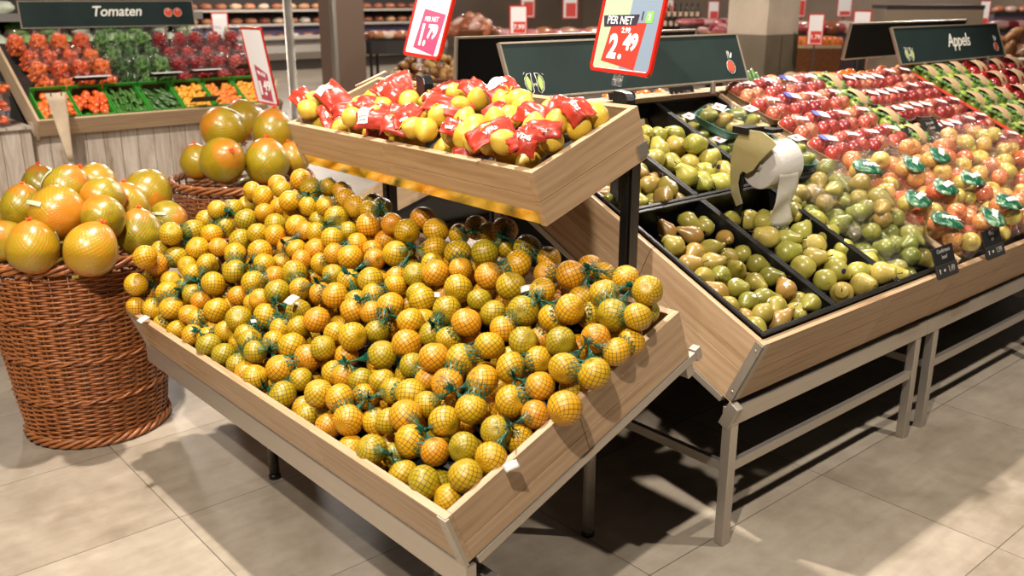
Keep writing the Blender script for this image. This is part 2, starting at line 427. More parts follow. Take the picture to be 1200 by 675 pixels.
# roll centre at (905,195)px ~ 3 m away
def ray(x,y):
    xn=(x-600)/CF;yn=(y-337.5)/CF;fw=math.cos(CP)-yn*math.sin(CP);dn=math.sin(CP)+yn*math.cos(CP)
    return Vector((fw*math.cos(CA)+xn*math.sin(CA),fw*math.sin(CA)-xn*math.cos(CA),-dn))
# ------------------------------------------------------------------ setting
def struct(name,b,m):
    o=obj(name,b,m);o['kind']='structure';return o
struct('floor',B().box(ID,(-6,-6,-.1),(34,34,0)),M_FLOOR)
M_WALLB=plain('far_wall_paint','#8E7B6C',.8,var=.6)
M_WALLR=plain('side_wall_paint','#9C8A7A',.8,var=.6)
struct('wall_back',B().box(ID,(-6,26,0),(34,26.3,3.6)),M_WALLB)
struct('wall_right',B().box(ID,(26,-6,0),(26.3,26,3.6)),M_WALLR)
# ------------------------------------------------------------------ builders
def planks(b,M,lo,hi,la,ta,lj=(.5,),tj=(.55,),g=.0012):
    """panel made of boards: la = long axis, ta = axis across the boards"""
    ls=[0]+list(lj)+[1];ts=[0]+list(tj)+[1]
    for i in range(len(ls)-1):
        for j in range(len(ts)-1):
            a=list(lo);c=list(hi)
            L=hi[la]-lo[la];W=hi[ta]-lo[ta]
            a[la]=lo[la]+L*ls[i]+(g/2 if i else 0);c[la]=lo[la]+L*ls[i+1]-(g/2 if i<len(ls)-2 else 0)
            a[ta]=lo[ta]+W*ts[j]+(g/2 if j else 0);c[ta]=lo[ta]+W*ts[j+1]-(g/2 if j<len(ts)-2 else 0)
            b.box(M,a,c)
    return b
SCREW=lambda b,M,x,y,z,r=.004: b.lathe(M@T(x,y,z),[(0,.0015),(r*.8,.0015),(r,0)],10)
def tray(e,M,Sx,L,H,t=.019,back=True,left=True,right=True,lj=(.5,),sj=(.5,),tj=(.42,)):
    obj('front_panel',planks(B(),M,(0,0,-H),(t,L,0),1,2,lj,tj),M_WOOD,e,bevel=.0012)
    if right: obj('side_panel',planks(B(),M,(t,0,-H),(Sx,t,0),0,2,sj,tj),M_WOOD,e,bevel=.0012)
    if left: obj('side_panel',planks(B(),M,(t,L-t,-H),(Sx,L,0),0,2,sj,tj),M_WOOD,e,bevel=.0012)
    if back: obj('back_panel',planks(B(),M,(Sx-t,t,-H),(Sx,L-t,0),1,2,lj,tj),M_WOOD,e,bevel=.0012)
# ---- mandarin stand
al=21.4*D2R
MO=Vector((.985,1.35,.585));MEL=Vector((-.0113,.99994,0));MES=Vector((math.cos(al)*.99994,math.cos(al)*.0113,math.sin(al)))
MF=frame(MO,MES,MEL,MES.cross(MEL))
MS,ML,MH=.78,1.775,.140
ms=empty('display_stand',(1.35,2.25,0),'tilted wooden display tray on steel legs holding the heap of netted mandarins','display stand')
tray(ms,MF,MS,ML,MH,lj=(.31,.8),tj=(.36,))
obj('tray_bottom',B().box(MF,(.019,.019,-MH),(MS-.019,ML-.019,-MH+.01)),M_BLACKM,ms)
# black grid liner
lb=B()
for i in range(12):
    x=.03+i*.0635;lb.box(MF,(x,.03,-MH+.0105),(x+.012,ML-.03,-MH+.03))
for i in range(27):
    y=.03+i*.0645;lb.box(MF,(.03,y,-MH+.0105),(MS-.03,y+.012,-MH+.026))
obj('grid_liner',lb,M_BLACK,ms)
# steel
_a=MF@Vector((0,-.004,-MH-.002));_v=frame(_a,(1,0,0),MEL,(0,0,1))
obj('front_beam',B().box(_v,(-.002,0,-.066),(.026,ML+.008,-.001)).box(_v,(.026,0,-.066),(.09,ML+.008,-.060)),M_STEEL,ms,bevel=.002)
for y in (-.004,ML-.016):
    obj('side_rail',B().box(MF,(.03,y,-MH-.022),(MS+.035,y+.02,-MH-.001)),M_STEEL,ms,bevel=.0015)
obj('back_beam',B().box(MF,(MS-.02,0,-MH-.06),(MS+.005,ML,-MH-.001)),M_STEEL,ms,bevel=.002)
for y in (0,ML):
    k=-1 if y==0 else 1
    br=B().box(MF,(-.003,min(y,y-k*.028),-MH-.004),(0.0002,max(y,y-k*.028),-.002)).box(MF,(-.003,min(y,y+k*.003),-MH-.004),(.008,max(y,y+k*.003),-.002))
    for z in (-.03,-MH+.02): SCREW(br,MF@T(-.003,y-k*.014,z)@RY(-math.pi/2),0,0,0)
    obj('corner_bracket',br,M_STEEL,ms,bevel=.0008)
obj('end_cap',B().box(MF,(MS+.02,-.006,-MH-.03),(MS+.04,.018,-MH+.006)),M_STEEL,ms,bevel=.002)
def zunder(x,y): # world height of stand underside at a world point
    d=(x-MO.x)*math.tan(al);return MO.z+d-(MH+.02)/math.cos(al)
for (x,y,cv) in ((1.27,2.74,0),(1.27,1.77,0),(1.84,1.77,1),(1.84,2.74,1)):
    zt=zunder(x,y)
    if cv:
        pts=[(x-.10,y,zunder(x-.1,y)+.005),(x-.07,y,zunder(x-.07,y)-.03),(x-.025,y,zt-.10),(x-.004,y,zt-.17),(x,y,zt-.24),(x,y,.012)]
    else: pts=[(x,y,zt+.005),(x,y,.012)]
    lg=obj('leg',B().tube(pts,.018,16),M_DSTEEL if not cv else M_STEEL,ms)
    obj('rubber_foot',B().lathe(T(x,y,0),[(0,0),(.021,0),(.021,.012),(.017,.016),(0,.016)],16),M_BLACK,lg)
    LOC[lg.name]=LOC[ms.name]
for o in list(bpy.data.objects):
    if o.name.startswith('rubber_foot'): o.matrix_parent_inverse=ID
for y in (1.77,2.74): obj('cross_tube',B().tube([(1.27,y,zunder(1.27,y)-.01),(1.74,y,zunder(1.74,y)-.01)],.014,12),M_DSTEEL,ms)
# ---- lemon shelf
a2=19.8*D2R
LO=Vector((1.487,1.65,1.197));LES=Vector((math.cos(a2),0,math.sin(a2)));LF=frame(LO,LES,Vector((0,1,0)),LES.cross(Vector((0,1,0))))
LS,LL,LH=.395,1.235,.150
ls=empty('raised_shelf',(1.84,2.25,0),'raised wooden tray on black posts above the mandarins, filled with red-labelled lemons','shelf')
obj('front_panel',planks(B(),LF,(0,.019,-.112),(.019,LL-.019,0),1,2,(.54,),(.40,)),M_WOOD,ls,bevel=.0012)
for y in (0,LL-.019):
    obj('side_panel',planks(B(),LF,(0,y,-LH),(LS,y+.019,0),0,2,(),(.45,)),M_WOOD,ls,bevel=.0012)
obj('back_panel',planks(B(),LF,(LS-.019,.019,-LH),(LS,LL-.019,0),1,2,(.5,),(.4,)),M_WOOD,ls,bevel=.0012)
obj('tray_bottom',B().box(LF,(.019,.019,-.118),(LS-.019,LL-.019,-.108)),M_BLACKM,ls)
obj('mirror_strip',B().box(LF,(.004,.019,-LH+.001),(.008,LL-.019,-.1125)),M_MIRROR,ls)
for y in (.012,LL-.04):
    w=LF@Vector((LS-.02,y,-LH*.6))
    pb=B().box(ID,(w.x-.012,w.y,0.70),(w.x+.006,w.y+.03,w.z)).box(ID,(w.x-.022,w.y+.002,0.70),(w.x-.0121,w.y+.028,w.z-.03)).box(ID,(w.x-.16,w.y,.70),(w.x-.012,w.y+.03,.725))
    for k in range(15): pb.box(ID,(w.x-.0235,w.y+.012,.74+k*.03),(w.x-.0221,w.y+.018,.752+k*.03))
    obj('post',pb,M_BLACK,ls,bevel=.001)
    obj('post_cover',B().box(ID,(w.x-.013,w.y-.0035,0.70),(w.x+.02,w.y-.0005,w.z-.02)),M_DSTEEL,ls)
    obj('shelf_clip',B().box(LF,(LS-.035,-.004 if y<.1 else LL+.001,-LH+.01),(LS+.004,-.001 if y<.1 else LL+.004,-LH+.05)),M_STEEL,ls,bevel=.001)
# ---- long sloping fruit table, four units
th=24.7*D2R
PO=Vector((2.10,1.367,.681));PS=Vector((0,math.cos(th),math.sin(th)));PN=Vector((0,-math.sin(th),math.cos(th)))
UW=1.1967;SD=1.25
def PF(x=0,s=0,n=0): return frame(PO+Vector((x,0,0))+PS*s+PN*n,(1,0,0),PS,PN)
YB=2.52
names=['nearest unit of the long sloping fruit table, holding the crates of loose pears','second unit of the long sloping fruit table, holding red apple packs and bagged apples',
 'third unit of the long sloping fruit table, behind the second, holding boxed green apples','farthest unit of the sloping fruit table at the right edge']
TY=PO.y+.10  # legs
for u in range(4):
    x0=u*UW;F_=PF(x0);e=empty('display_table',(PO.x+x0,1.467,0),names[u],'display table','sloping fruit tables')
    W=UW-.004
    dz=-.006*u if u else 0
    F_=PF(x0,0,dz)
    obj('front_panel',planks(B(),F_,(0,-.0,-.225),(W,.02,0),0,2,(.62 if u==0 else .4,),(.52,)),M_WOOD,e,bevel=.0012)
    if u==0: obj('side_panel',planks(B(),F_,(0,.02,-.225),(.02,SD,0),1,2,(.36,.8),(.48,)),M_WOOD,e,bevel=.0012)
    else: obj('divider',B().box(F_,(0,.02,-.225),(.016,SD,.028)),M_TABLEW,e,bevel=.001)
    obj('deck',B().box(F_,(.0205,.0205,-.16),(W,SD,-.145)),M_BLACKM,e)
    obj('ridge_board',B().box(F_,(0,SD,-.16),(W,SD+.02,.02)),M_TABLEW,e,bevel=.001)
    # steel frame
    X0=PO.x+x0;zb=.407
    obj('front_beam',B().box(ID,(X0,1.452,.402),(X0+W,1.487,.458)),M_STEEL,e,bevel=.002)
    if u==0:
        cb=B().prism(ID@T(X0-.006,0,0)@Matrix(((0,0,1,0),(1,0,0,0),(0,1,0,0),(0,0,0,1))),[(1.43,.462),(1.462,.388),(1.497,.404),(1.463,.482)],0,.03)
        obj('end_bracket',cb,M_STEEL,e,bevel=.002)
        cbr=B().box(F_,(-.003,-.003,-.215),(.004,.026,-.004)).box(F_,(-.003,-.003,-.215),(.028,-.0002,-.004))
        for n in (-.03,-.19): SCREW(cbr,F_@T(-.003,.012,n)@RY(-math.pi/2),0,0,0,.005)
        obj('corner_bracket',cbr,M_STEEL,e,bevel=.0008)
        obj('side_rail',B().box(F_,(-.004,.03,-.247),(.02,SD,-.2255)),M_STEEL,e,bevel=.0015)
        obj('back_support',B().box(ID,(X0+.004,2.2,0.0),(X0+.03,2.235,.76)),M_BLACKM,e)
    for x in ((X0+.0,X0+W-.075) if u==0 else (X0+.06,X0+W-.075)):
        obj('leg',B().box(ID,(x,1.452,.0),(x+.036,1.485,.4015)),M_STEEL,e,bevel=.002)
        obj('leg',B().box(ID,(x,2.5,.0),(x+.036,2.535,1.0)),M_DSTEEL,e,bevel=.002)
    obj('light_block_panel',B().box(ID,(X0,2.545,.0),(X0+W,2.56,1.02)),M_BLACKM,e)  # added dark panel, stops light from behind so the floor underneath stays black
    xa=X0+(.036 if u==0 else .096)
    obj('stretcher',B().box(ID,(xa,1.458,.245),(X0+W-.075,1.478,.275)),M_STEEL,e,bevel=.001)
    obj('stretcher',B().box(ID,(xa-.03,1.486,.245),(xa-.01,2.5,.275)),M_STEEL,e,bevel=.001)
    p0=Vector((PO.x+x0,PO.y+2*(YB-PO.y),.681));RF=frame(p0,(1,0,0),(0,-math.cos(th),math.sin(th)),Vector((1,0,0)).cross(Vector((0,-math.cos(th),math.sin(th)))))
    # z axis of RF points down; build with positive z downwards
    obj('front_panel',planks(B(),RF,(0,0,0),(UW-.004,.02,.225),0,2,(.5,),(.5,)),M_WOOD,e)
    obj('deck',B().box(RF,(0,.0205,.145),(UW-.004,SD-.02,.16)),M_BLACKM,e)
    obj('side_panel',B().box(RF,(0,.0205,0),(.016,SD-.02,.144)),M_TABLEW,e)
    obj('ridge_board',B().box(RF,(0,SD-.02,-.01),(UW-.004,SD+.0,.16)),M_TABLEW,e)
    for x in (.05,UW-.1):
        obj('leg',B().box(ID,(p0.x+x,p0.y-.12,0),(p0.x+x+.036,p0.y-.085,.46)),M_STEEL,e)
        obj('leg',B().box(ID,(p0.x+x,YB+.06,0),(p0.x+x+.036,YB+.095,1.0)),M_DSTEEL,e)
    obj('ridge_shelf',B().box(ID,(PO.x+u*UW+.02,2.47,1.205),(PO.x+(u+1)*UW-.02,2.60,1.222)),M_TABLEW,e,bevel=.001)
# ---- chalk boards on the ridge
def board(name,x0,x1,zt,label,front=True,txt=None,art=True,lean=.08,y=2.42,h=.19,mat=M_BOARD):
    e=empty(name,((x0+x1)/2,y,zt-h),label,'sign','chalkboard signs')
    sg=1 if front else -1
    ev=Vector((0,sg*lean,h)).normalized();ex=Vector((1,0,0));en=ex.cross(ev) # faces -Y
    Fm=frame((x0,y,zt-h),ex,ev,en)
    H=math.hypot(h,lean)
    obj('panel',B().box(Fm,(.008,.008,-.010),(x1-x0-.008,H-.008,0)),mat,e)
    fr=B().box(Fm,(0,0,-.012),(x1-x0,.008,.004)).box(Fm,(0,H-.008,-.012),(x1-x0,H,.004)).box(Fm,(0,.008,-.012),(.008,H-.008,.004)).box(Fm,(x1-x0-.008,.008,-.012),(x1-x0,H-.008,.004))
    obj('frame',fr,M_ALU,e,bevel=.001)
    for x in (.25,x1-x0-.25):
        obj('post',B().box(T(x0+x,y,1.223),(-.008,-.012+.0,0),(.008,.004,zt-h-1.215)),M_ALU,e)
    def apple(cx,cy,s):
        b=B().lathe(Fm@T(cx,cy,.0015),[(0,.0006),(s*.7,.0006),(s,0)],18,fn=lambda p,u,v:Vector((p.x,p.y*1.1+abs(p.x)*.15,p.z)))
        obj('drawn_apple',b,M_CHALKR,e)
        o=B()
        o.tube([Fm@Vector((cx+math.cos(a)*s*1.2,cy+math.sin(a)*s*1.32,.002)) for a in [k*math.pi/10 for k in range(21)]],.0009,5)
        for k in (-.3,.1): o.tube([Fm@Vector((cx+k*s,cy+s*1.6,.002)),Fm@Vector((cx+k*s+.002,cy+s*3.1,.002))],.0009,5)
        o.prism(Fm@T(cx+s*.35,cy+s*1.7,.0012),[(0,0),(s*.4,.1*s),(s*.8,s*.8),(s*.7,s*1.1),(s*.2,s*.6)],0,.001)
        obj('chalk_lines',o,M_CHALK,e)
    def core(cx,cy,s):
        for k in (-1,1):
            b=B().prism(Fm@T(cx,cy,.0012),[(k*s*x,s*y_) for x,y_ in ((.45,.1),(.75,.75),(1.05,.5),(1.15,0),(1.0,-.6),(.7,-.9),(.5,-.3))][::k],0,.001)
            obj('drawn_core',b,M_CHALKG,e)
        o=B()
        for k in (-1,1):
            o.tube([Fm@Vector((cx+k*s*x,cy+s*y_,.002)) for x,y_ in ((.25,1.0),(.75,.95),(1.2,.5),(1.3,-.1),(1.05,-.8),(.6,-1.15),(.3,-.9),(.3,-.2),(.35,.3),(.25,1.0))],.0009,5)
            o.tube([Fm@Vector((cx+k*s*.12,cy-.1*s,.002)),Fm@Vector((cx+k*s*.12,cy-.4*s,.002))],.0014,5)
        o.tube([Fm@Vector((cx-s*1.3,cy+s*.9,.002)),Fm@Vector((cx-s*1.05,cy+s*1.15,.002))],.0008,5)
        o.tube([Fm@Vector((cx+s*1.3,cy+s*.9,.002)),Fm@Vector((cx+s*1.5,cy+s*.7,.002))],.0008,5)
        obj('chalk_lines',o,M_CHALK,e)
    if art:
        apple(x1-x0-.10,.062,.022);core(.115,.058,.034)
    if txt: text('lettering',txt,.105,Fm@T((x1-x0)*.56,H*.55,.001),M_CHALK,e,bold=.0012,shear=.25,sp=.95)
    return e
board('hanging_sign',2.095,3.43,1.455,'plain dark green chalkboard with drawn apple core and red apple, above the pears')
board('hanging_sign',4.75,6.02,1.455,'dark green chalkboard reading Appels above the apple packs',txt='Appels')
board('hanging_sign',2.075,3.42,1.468,'black back of a second chalkboard directly behind the plain green board',front=False,art=False,lean=.012,y=2.72,mat=M_BOARDK)
board('hanging_sign',4.62,5.95,1.475,'black back of a second chalkboard directly behind the Appels board',front=False,art=False,lean=.03,y=2.68,mat=M_BOARDK)
MAND="1692,121,162,375,27;1729,151,108,374,27;1726,220,92,375,27;1739,245,170,375,1;1781,263,113,375,1;1668,283,103,375,1;1743,322,137,375,1;1774,387,134,366,3;1715,413,102,375,3;1681,352,115,355,3;1726,423,166,323,3;1746,479,133,365,3;1612,460,126,375,3;1766,539,111,320,3;1538,386,102,375,28;1482,330,93,375,0;1624,335,86,320,3;1539,250,91,339,28;1407,279,77,375,0;1657,221,73,320,27;1584,206,70,340,2;1428,206,71,375,28;1446,394,77,335,0;1486,432,113,343,32;1780,196,121,320,27;1738,62,77,367,27;1769,76,13,375,27;1770,134,57,325,27;1726,24,14,320,27;1639,50,13,340,2;1621,112,43,375,2;1544,81,23,375,2;1681,154,45,344,27;1624,178,27,320,2;1520,156,37,320,2;1458,155,29,320,28;1326,148,36,375,9;1440,96,18,325,2;1377,97,20,321,9;1457,44,-14,320,2;1585,44,-26,320,2;1335,49,3,320,9;1276,72,-5,337,9;1188,158,37,375,9;1328,230,34,320,0;1294,282,60,374,0;1230,115,4,320,9;1335,114,-22,320,9;1123,134,11,328,10;1256,243,20,320,0;1434,230,7,320,28;1374,216,-7,320,0;1598,700,155,372,5;1513,687,142,375,4;1455,722,137,324,4;1733,570,157,339,3;1664,570,146,375,3;1709,658,144,320,1;1622,630,150,331,1;1492,588,150,375,4;1576,578,120,323,28;1428,613,125,345,4;1355,641,126,328,4;1394,734,127,320,4;1320,698,125,357,4;1250,687,115,375,11;1259,614,114,375,11;1181,695,109,332,5;1113,639,101,375,5;1481,501,111,358,4;1424,462,102,352,32;1394,532,104,353,4;1329,527,98,320,32;1267,532,104,320,11;1380,603,83,320,4;1181,538,97,353,11;1203,609,76,320,11;1572,516,130,323,3;1623,511,82,320,3;1272,766,82,320,5;1522,588,90,320,4;1383,377,99,375,0;1320,350,84,341,0;1367,461,70,320,32;1305,462,75,320,32;1340,410,46,320,32;1225,490,77,338,11;1214,427,75,322,32;1174,372,72,375,12;1264,343,54,320,0;1152,290,62,373,10;1200,245,47,320,10;1168,463,52,320,11;1122,497,78,320,11;1051,511,75,375,31;1092,570,80,320,11;1199,434,7,320,32;1108,343,49,323,12;1059,439,52,320,12;977,443,50,343,31;1028,364,41,320,12;958,375,45,375,12;902,473,53,364,31;1029,579,62,320,31;975,547,62,320,31;842,437,41,320,13;901,405,24,320,31;1113,212,32,375,10;1040,283,24,364,10;932,283,27,375,12;849,363,31,365,13;786,384,28,320,13;988,244,10,320,10;1051,213,3,320,10;1011,165,2,320,6;921,179,9,375,6;1004,103,14,320,6;843,179,-7,375,6;878,106,-4,375,6;816,274,22,334,13;725,278,37,375,8;790,211,24,330,13;707,339,16,320,19;752,248,-18,320,8;804,221,-42,320,13;1140,183,-25,320,10;1384,50,-36,320,9;1213,48,7,359,9;1131,53,-4,333,9;1069,59,-24,320,6;1173,121,-25,320,9;1063,122,22,320,6;1006,52,-27,320,6;929,49,-11,344,6;784,50,-20,375,7;696,110,-26,354,8;812,124,-33,320,7;737,73,-64,320,7;1202,754,86,320,5;1028,674,102,334,5;959,676,88,375,14;974,753,88,374,5;877,726,80,375,14;807,660,70,363,14;914,588,72,375,14;1056,644,54,320,5;696,664,80,375,15;769,799,70,356,15;830,771,49,320,15;606,694,83,375,16;703,791,69,320,15;639,804,85,372,16;763,611,58,320,14;852,529,40,320,14;799,491,48,320,13;759,543,64,342,14;695,572,68,375,14;568,549,64,375,19;640,621,65,320,15;510,620,75,370,16;474,543,55,320,16;389,517,57,329,20;713,505,35,320,19;653,479,48,363,19;726,417,47,375,19;518,465,62,363,18;418,450,63,375,18;589,389,57,345,19;609,438,19,320,19;688,569,-6,320,14;548,440,8,320,18;738,386,-12,320,19;499,761,80,375,16;465,690,80,375,16;423,765,62,320,16;363,697,72,320,20;412,611,74,370,16;312,631,74,327,17;281,711,80,374,20;300,794,48,320,20;239,778,49,320,20;592,759,66,320,16;139,763,74,320,20;29,721,93,349,21;138,681,81,356,21;67,630,71,373,21;1,645,76,320,21;235,686,36,320,20;163,587,89,355,17;221,573,55,355,17;161,636,38,320,17;57,552,59,337,22;47,717,30,320,21;307,551,64,375,17;322,487,48,320,17;225,469,52,351,17;129,506,58,343,22;241,530,9,320,17;305,422,46,358,26;-3,552,40,320,22;7,612,23,320,22;546,333,34,375,18;595,280,19,375,8;417,327,39,375,18;347,359,35,375,26;442,455,-1,320,18;235,330,31,375,26;322,284,22,375,26;494,299,4,320,18;515,393,33,320,18;453,402,30,320,18;527,220,1,320,23;399,221,5,375,23;435,294,-18,320,18;621,88,22,354,8;679,53,-51,320,7;556,109,16,348,23;634,93,-40,320,8;493,82,-9,375,23;562,52,-36,320,23;664,183,-10,320,8;604,199,-10,320,8;551,168,-22,320,23;465,210,-1,320,23;446,127,-30,320,23;387,135,-8,327,23;726,186,-22,320,8;331,219,2,320,26;328,154,20,375,25;341,48,-6,349,24;269,115,-2,375,25;233,196,9,355,25;124,163,5,340,25;204,131,-17,320,25;194,252,20,354,26;322,88,-54,320,24;461,47,-58,320,23;194,391,40,363,30;166,454,27,320,30;50,436,58,351,22;-20,459,51,362,22;44,547,-3,320,22;82,378,36,330,30;116,313,28,349,30;-23,352,34,372,29;51,322,8,320,29;52,445,-7,320,22;81,230,20,330,29;142,50,-14,375,24;78,59,-36,320,25;55,107,4,357,29;48,176,-2,358,29;56,264,-26,320,29;232,52,-32,320,24;193,209,-80,340,25;1022,113,-73,340,6;848,157,-86,340,6;240,310,-53,340,26;769,443,-41,340,13;1647,240,4,340,2;1539,442,38,340,32;1340,71,-79,340,9;670,117,-89,340,8;547,547,-25,340,19;416,606,-13,340,16;1317,639,59,340,11;1469,314,10,340,0;1504,236,-5,340,28;351,550,-25,340,17;997,667,22,340,5;1471,163,-50,340,28;1092,457,-28,340,12;546,380,-55,340,18;960,522,4,340,31;1185,297,-27,340,10;976,183,-65,340,6;260,374,-44,340,26;1343,314,15,340,0;699,305,-69,340,19;1632,614,60,340,1;855,280,-47,340,13;1004,263,-53,340,10;331,393,-35,340,26;1721,146,-30,340,27;1522,86,-60,340,2;950,56,-75,340,6;1327,380,-10,340,0;914,157,-72,340,6;1514,508,42,340,32;852,68,-89,340,7;1656,141,-16,340,27;1541,317,26,340,28;864,495,-34,340,31;332,463,-46,340,26;1543,184,-17,340,2;1241,545,22,340,11;70,621,-24,340,22;1052,375,-39,340,12;1401,586,23,340,4;596,141,-64,340,8;1378,693,50,340,4;689,392,-54,340,19;1499,380,16,340,28;1348,477,10,340,32;1709,57,-72,340,27;764,681,15,340,15;1627,81,-72,340,2;607,537,3,340,19;797,504,-28,340,13;1397,153,-37,340,28;1075,69,-89,340,10;1137,82,-66,340,10;556,222,-76,340,8;1656,692,78,340,1;394,408,-54,340,18;895,604,6,340,14;144,683,-11,340,21;668,184,-87,340,8;927,705,2,340,14;190,100,-88,340,25;1274,471,3,340,32;541,299,-45,340,18;298,187,-80,340,25;1038,504,-20,340,31;355,626,4,340,17;136,304,-36,340,30;1072,251,-55,340,10;115,176,-85,340,29;374,52,-83,340,24;490,637,-17,340,16;1686,298,20,340,1;1167,555,-4,340,11;1275,678,21,340,11;1663,396,19,340,3;1422,443,24,340,32;412,121,-89,340,23;1295,148,-67,340,9;606,714,-9,340,16;822,621,-17,340,14;410,240,-67,340,23;861,430,-21,340,13;529,158,-86,340,23;274,60,-87,340,24;1166,684,28,340,5;277,450,-11,340,17;298,605,-24,340,17;358,719,-14,340,20;476,390,-40,340,18;605,255,-46,340,8;668,670,16,340,15;1608,440,58,340,3;585,637,-13,340,16;1237,54,-89,340,9;744,545,-29,340,14;1132,395,-15,340,12;1283,330,-21,340,0;958,431,-34,340,31;1510,699,63,340,4;148,562,-10,340,17;309,674,-15,340,17;870,350,-34,340,13;1092,311,-30,340,10;694,469,-42,340,19;350,276,-67,340,26;1590,361,37,340,28;274,249,-71,340,26;1574,685,74,340,5;192,358,-61,340,30;955,353,-50,340,12;215,434,-51,340,30;376,179,-56,340,23;1325,564,44,340,11;1226,382,-19,340,32;1712,627,86,340,1"
KNOT="1347,315,96;1825,254,114;1527,131,61;1683,454,145;1432,642,156;1110,718,123;942,127,22;841,22,3;646,201,31;1280,65,26;1089,252,59;1223,561,121;1030,369,71;817,388,60;837,616,95;716,725,100;574,758,100;255,579,89;503,398,61;660,377,58;220,738,100;60,723,100;40,516,79;476,149,23;255,59,9;229,146,22;256,259,40;1778,142,70;1490,183,77;39,247,38;131,355,55;964,450,76;1307,439,111"
HEAP=dict(c1f="177,550,-30;142,483,-30;303,566,-24;360,536,-36;261,501,-30;372,451,-30;254,422,-26;189,429,-34;119,385,-30;207,367,-31;299,376,-34;365,370,-35;374,305,-30;260,310,-30;180,307,-32;111,317,-30;96,253,-30;191,243,-29;290,247,-36;169,181,-32;262,189,-45;66,186,-22;101,137,-42;157,118,-21;76,81,-21;357,242,-26;341,172,-15;374,125,-44;246,129,-27;349,81,-9;288,81,-29;205,81,-38;224,552,-86;322,286,-78;77,455,-77;206,150,-80;129,214,-73;79,346,-81;318,176,-77;172,351,-85;276,332,-90;222,470,-83",c2f="863,540,-20;794,475,-18;855,425,-23;825,336,-20;713,380,-22;535,403,-20;605,367,-20;547,313,-20;681,307,-18;619,256,-20;708,226,-23;811,258,-20;514,225,-12;837,169,-20;648,174,-17;735,144,-22;564,167,-29;790,87,3;680,87,-19;548,87,-20;863,89,-24;599,472,-10;674,459,-30;767,338,-76;541,553,-61;657,546,-73;474,178,-63;798,531,-80;614,100,-78;790,120,-78;480,275,-70;737,481,-73;758,259,-78",c1b="373,876,-34;373,810,-38;316,774,-21;322,838,-13;373,746,-40;373,681,-36;281,681,-2;298,722,-52;238,693,-49;182,702,-16;66,707,-2;101,772,-31;336,715,3;245,785,-35;121,681,-28;178,787,-26;163,1018,-35;336,1037,-36;213,911,-31;107,889,-35;251,1036,-38;165,1138,-30;350,1118,-72;305,926,-84;94,1121,-71;259,856,-85;197,1103,-80;175,945,-81;143,833,-72;230,984,-76",c2b="578,1056,-13;652,1049,-24;727,1036,-21;666,970,-20;560,958,-20;658,886,38;717,912,5;540,870,-20;639,866,-29;700,836,2;765,863,-24;517,777,-10;637,791,-17;751,789,-26;581,742,-26;651,714,-21;765,955,-29;481,916,-22;508,1023,-21;462,805,-57;764,1033,-86;471,729,-60;471,972,-74;623,930,-78;575,1013,-75;699,699,-77;707,914,-71",p1="972,4000,884,77;954,3592,938,83;1083,3670,927,75;875,3451,880,98;800,3598,889,75;1146,3556,846,85;1040,3469,911,75;1306,3777,845,98;994,3343,865,75;706,3505,796,77;757,3353,796,85;912,3243,784,89;1125,3380,781,84;1317,3621,760,75;727,3709,832,75;913,3495,630,85;938,3784,630,85;1005,3633,630,85",p2="1743,3983,1040,98;2025,4359,1024,98;1974,3972,1011,98;1615,3994,908,75;1664,3836,931,98;1847,3798,908,98;2004,3853,898,75;2151,4231,917,75;1881,4054,720,85;1979,4187,720,85",lem="50,1148,35;50,871,35;65,762,35;135,818,35;50,638,35;54,543,32;50,479,36;141,532,35;275,627,35;134,407,32;72,386,21;61,324,27;50,204,42;185,932,35;121,345,30;50,264,35;50,142,40;279,337,36;185,272,35;125,53,20;200,105,27;263,109,23;125,255,49;293,53,10;129,1112,35;198,759,35;102,913,35;248,282,34;258,493,32;226,53,8;274,399,28;106,1182,39;98,284,1;140,119,40;206,657,35;194,497,38",wrap="73,1200,75,49,29,0;119,1080,75,67,36,1000;50,730,75,48,41,1000;50,571,75,29,22,0;200,895,75,30,24,0;202,807,75,45,37,0;104,841,75,37,24,0;56,591,75,49,49,0;50,348,75,27,23,0;162,507,75,68,29,0;282,523,75,40,27,0;294,409,75,48,39,1000;50,183,75,56,28,2000;172,151,75,44,31,0;50,50,75,31,35,2000;233,50,75,35,30,2000;112,50,75,42,23,0;50,50,75,42,19,0;50,50,75,29,17,0;165,293,75,32,18,0;256,637,75,31,20,0;50,897,75,37,24,0;195,624,75,25,20,0")
NUM=lambda t:[[int(v)/1000 for v in p.split(",")] for p in t.split(";")]
# ------------------------------------------------------------------ fruit shapes
def rdir(): 
    return Matrix.Rotation(random.uniform(0,6.28),4,Vector((random.gauss(0,1),random.gauss(0,1),random.gauss(0,1))).normalized())
def citrus_mesh(name,seed,obl=.94,nu=30,nv=18,nip=0,lump=.03):
    off=Vector((seed*3.7,seed,0))
    def fn(p,u,v):
        k=1+lump*noise.noise(p*1.6+off)
        q=Vector((p.x*k,p.y*k,p.z*k*obl))
        e=abs(p.z)
        if nip: q.z+=math.copysign(max(0,e-.82)**1.3*nip,p.z)
        elif e>.93: q.z*=1-.10*(e-.93)/.07
        return q
    return B().sphere(ID,nu,nv,fn).mesh(name)
MM=[citrus_mesh('mandarin',i,[.93,.9,.96][i]) for i in range(3)]
for m in MM: m.materials.append(M_MAND)
LMESH=[citrus_mesh('lemon',i+5,1.12,24,16,nip=1.6) for i in range(2)]
for m in LMESH: m.materials.append(M_LEM)
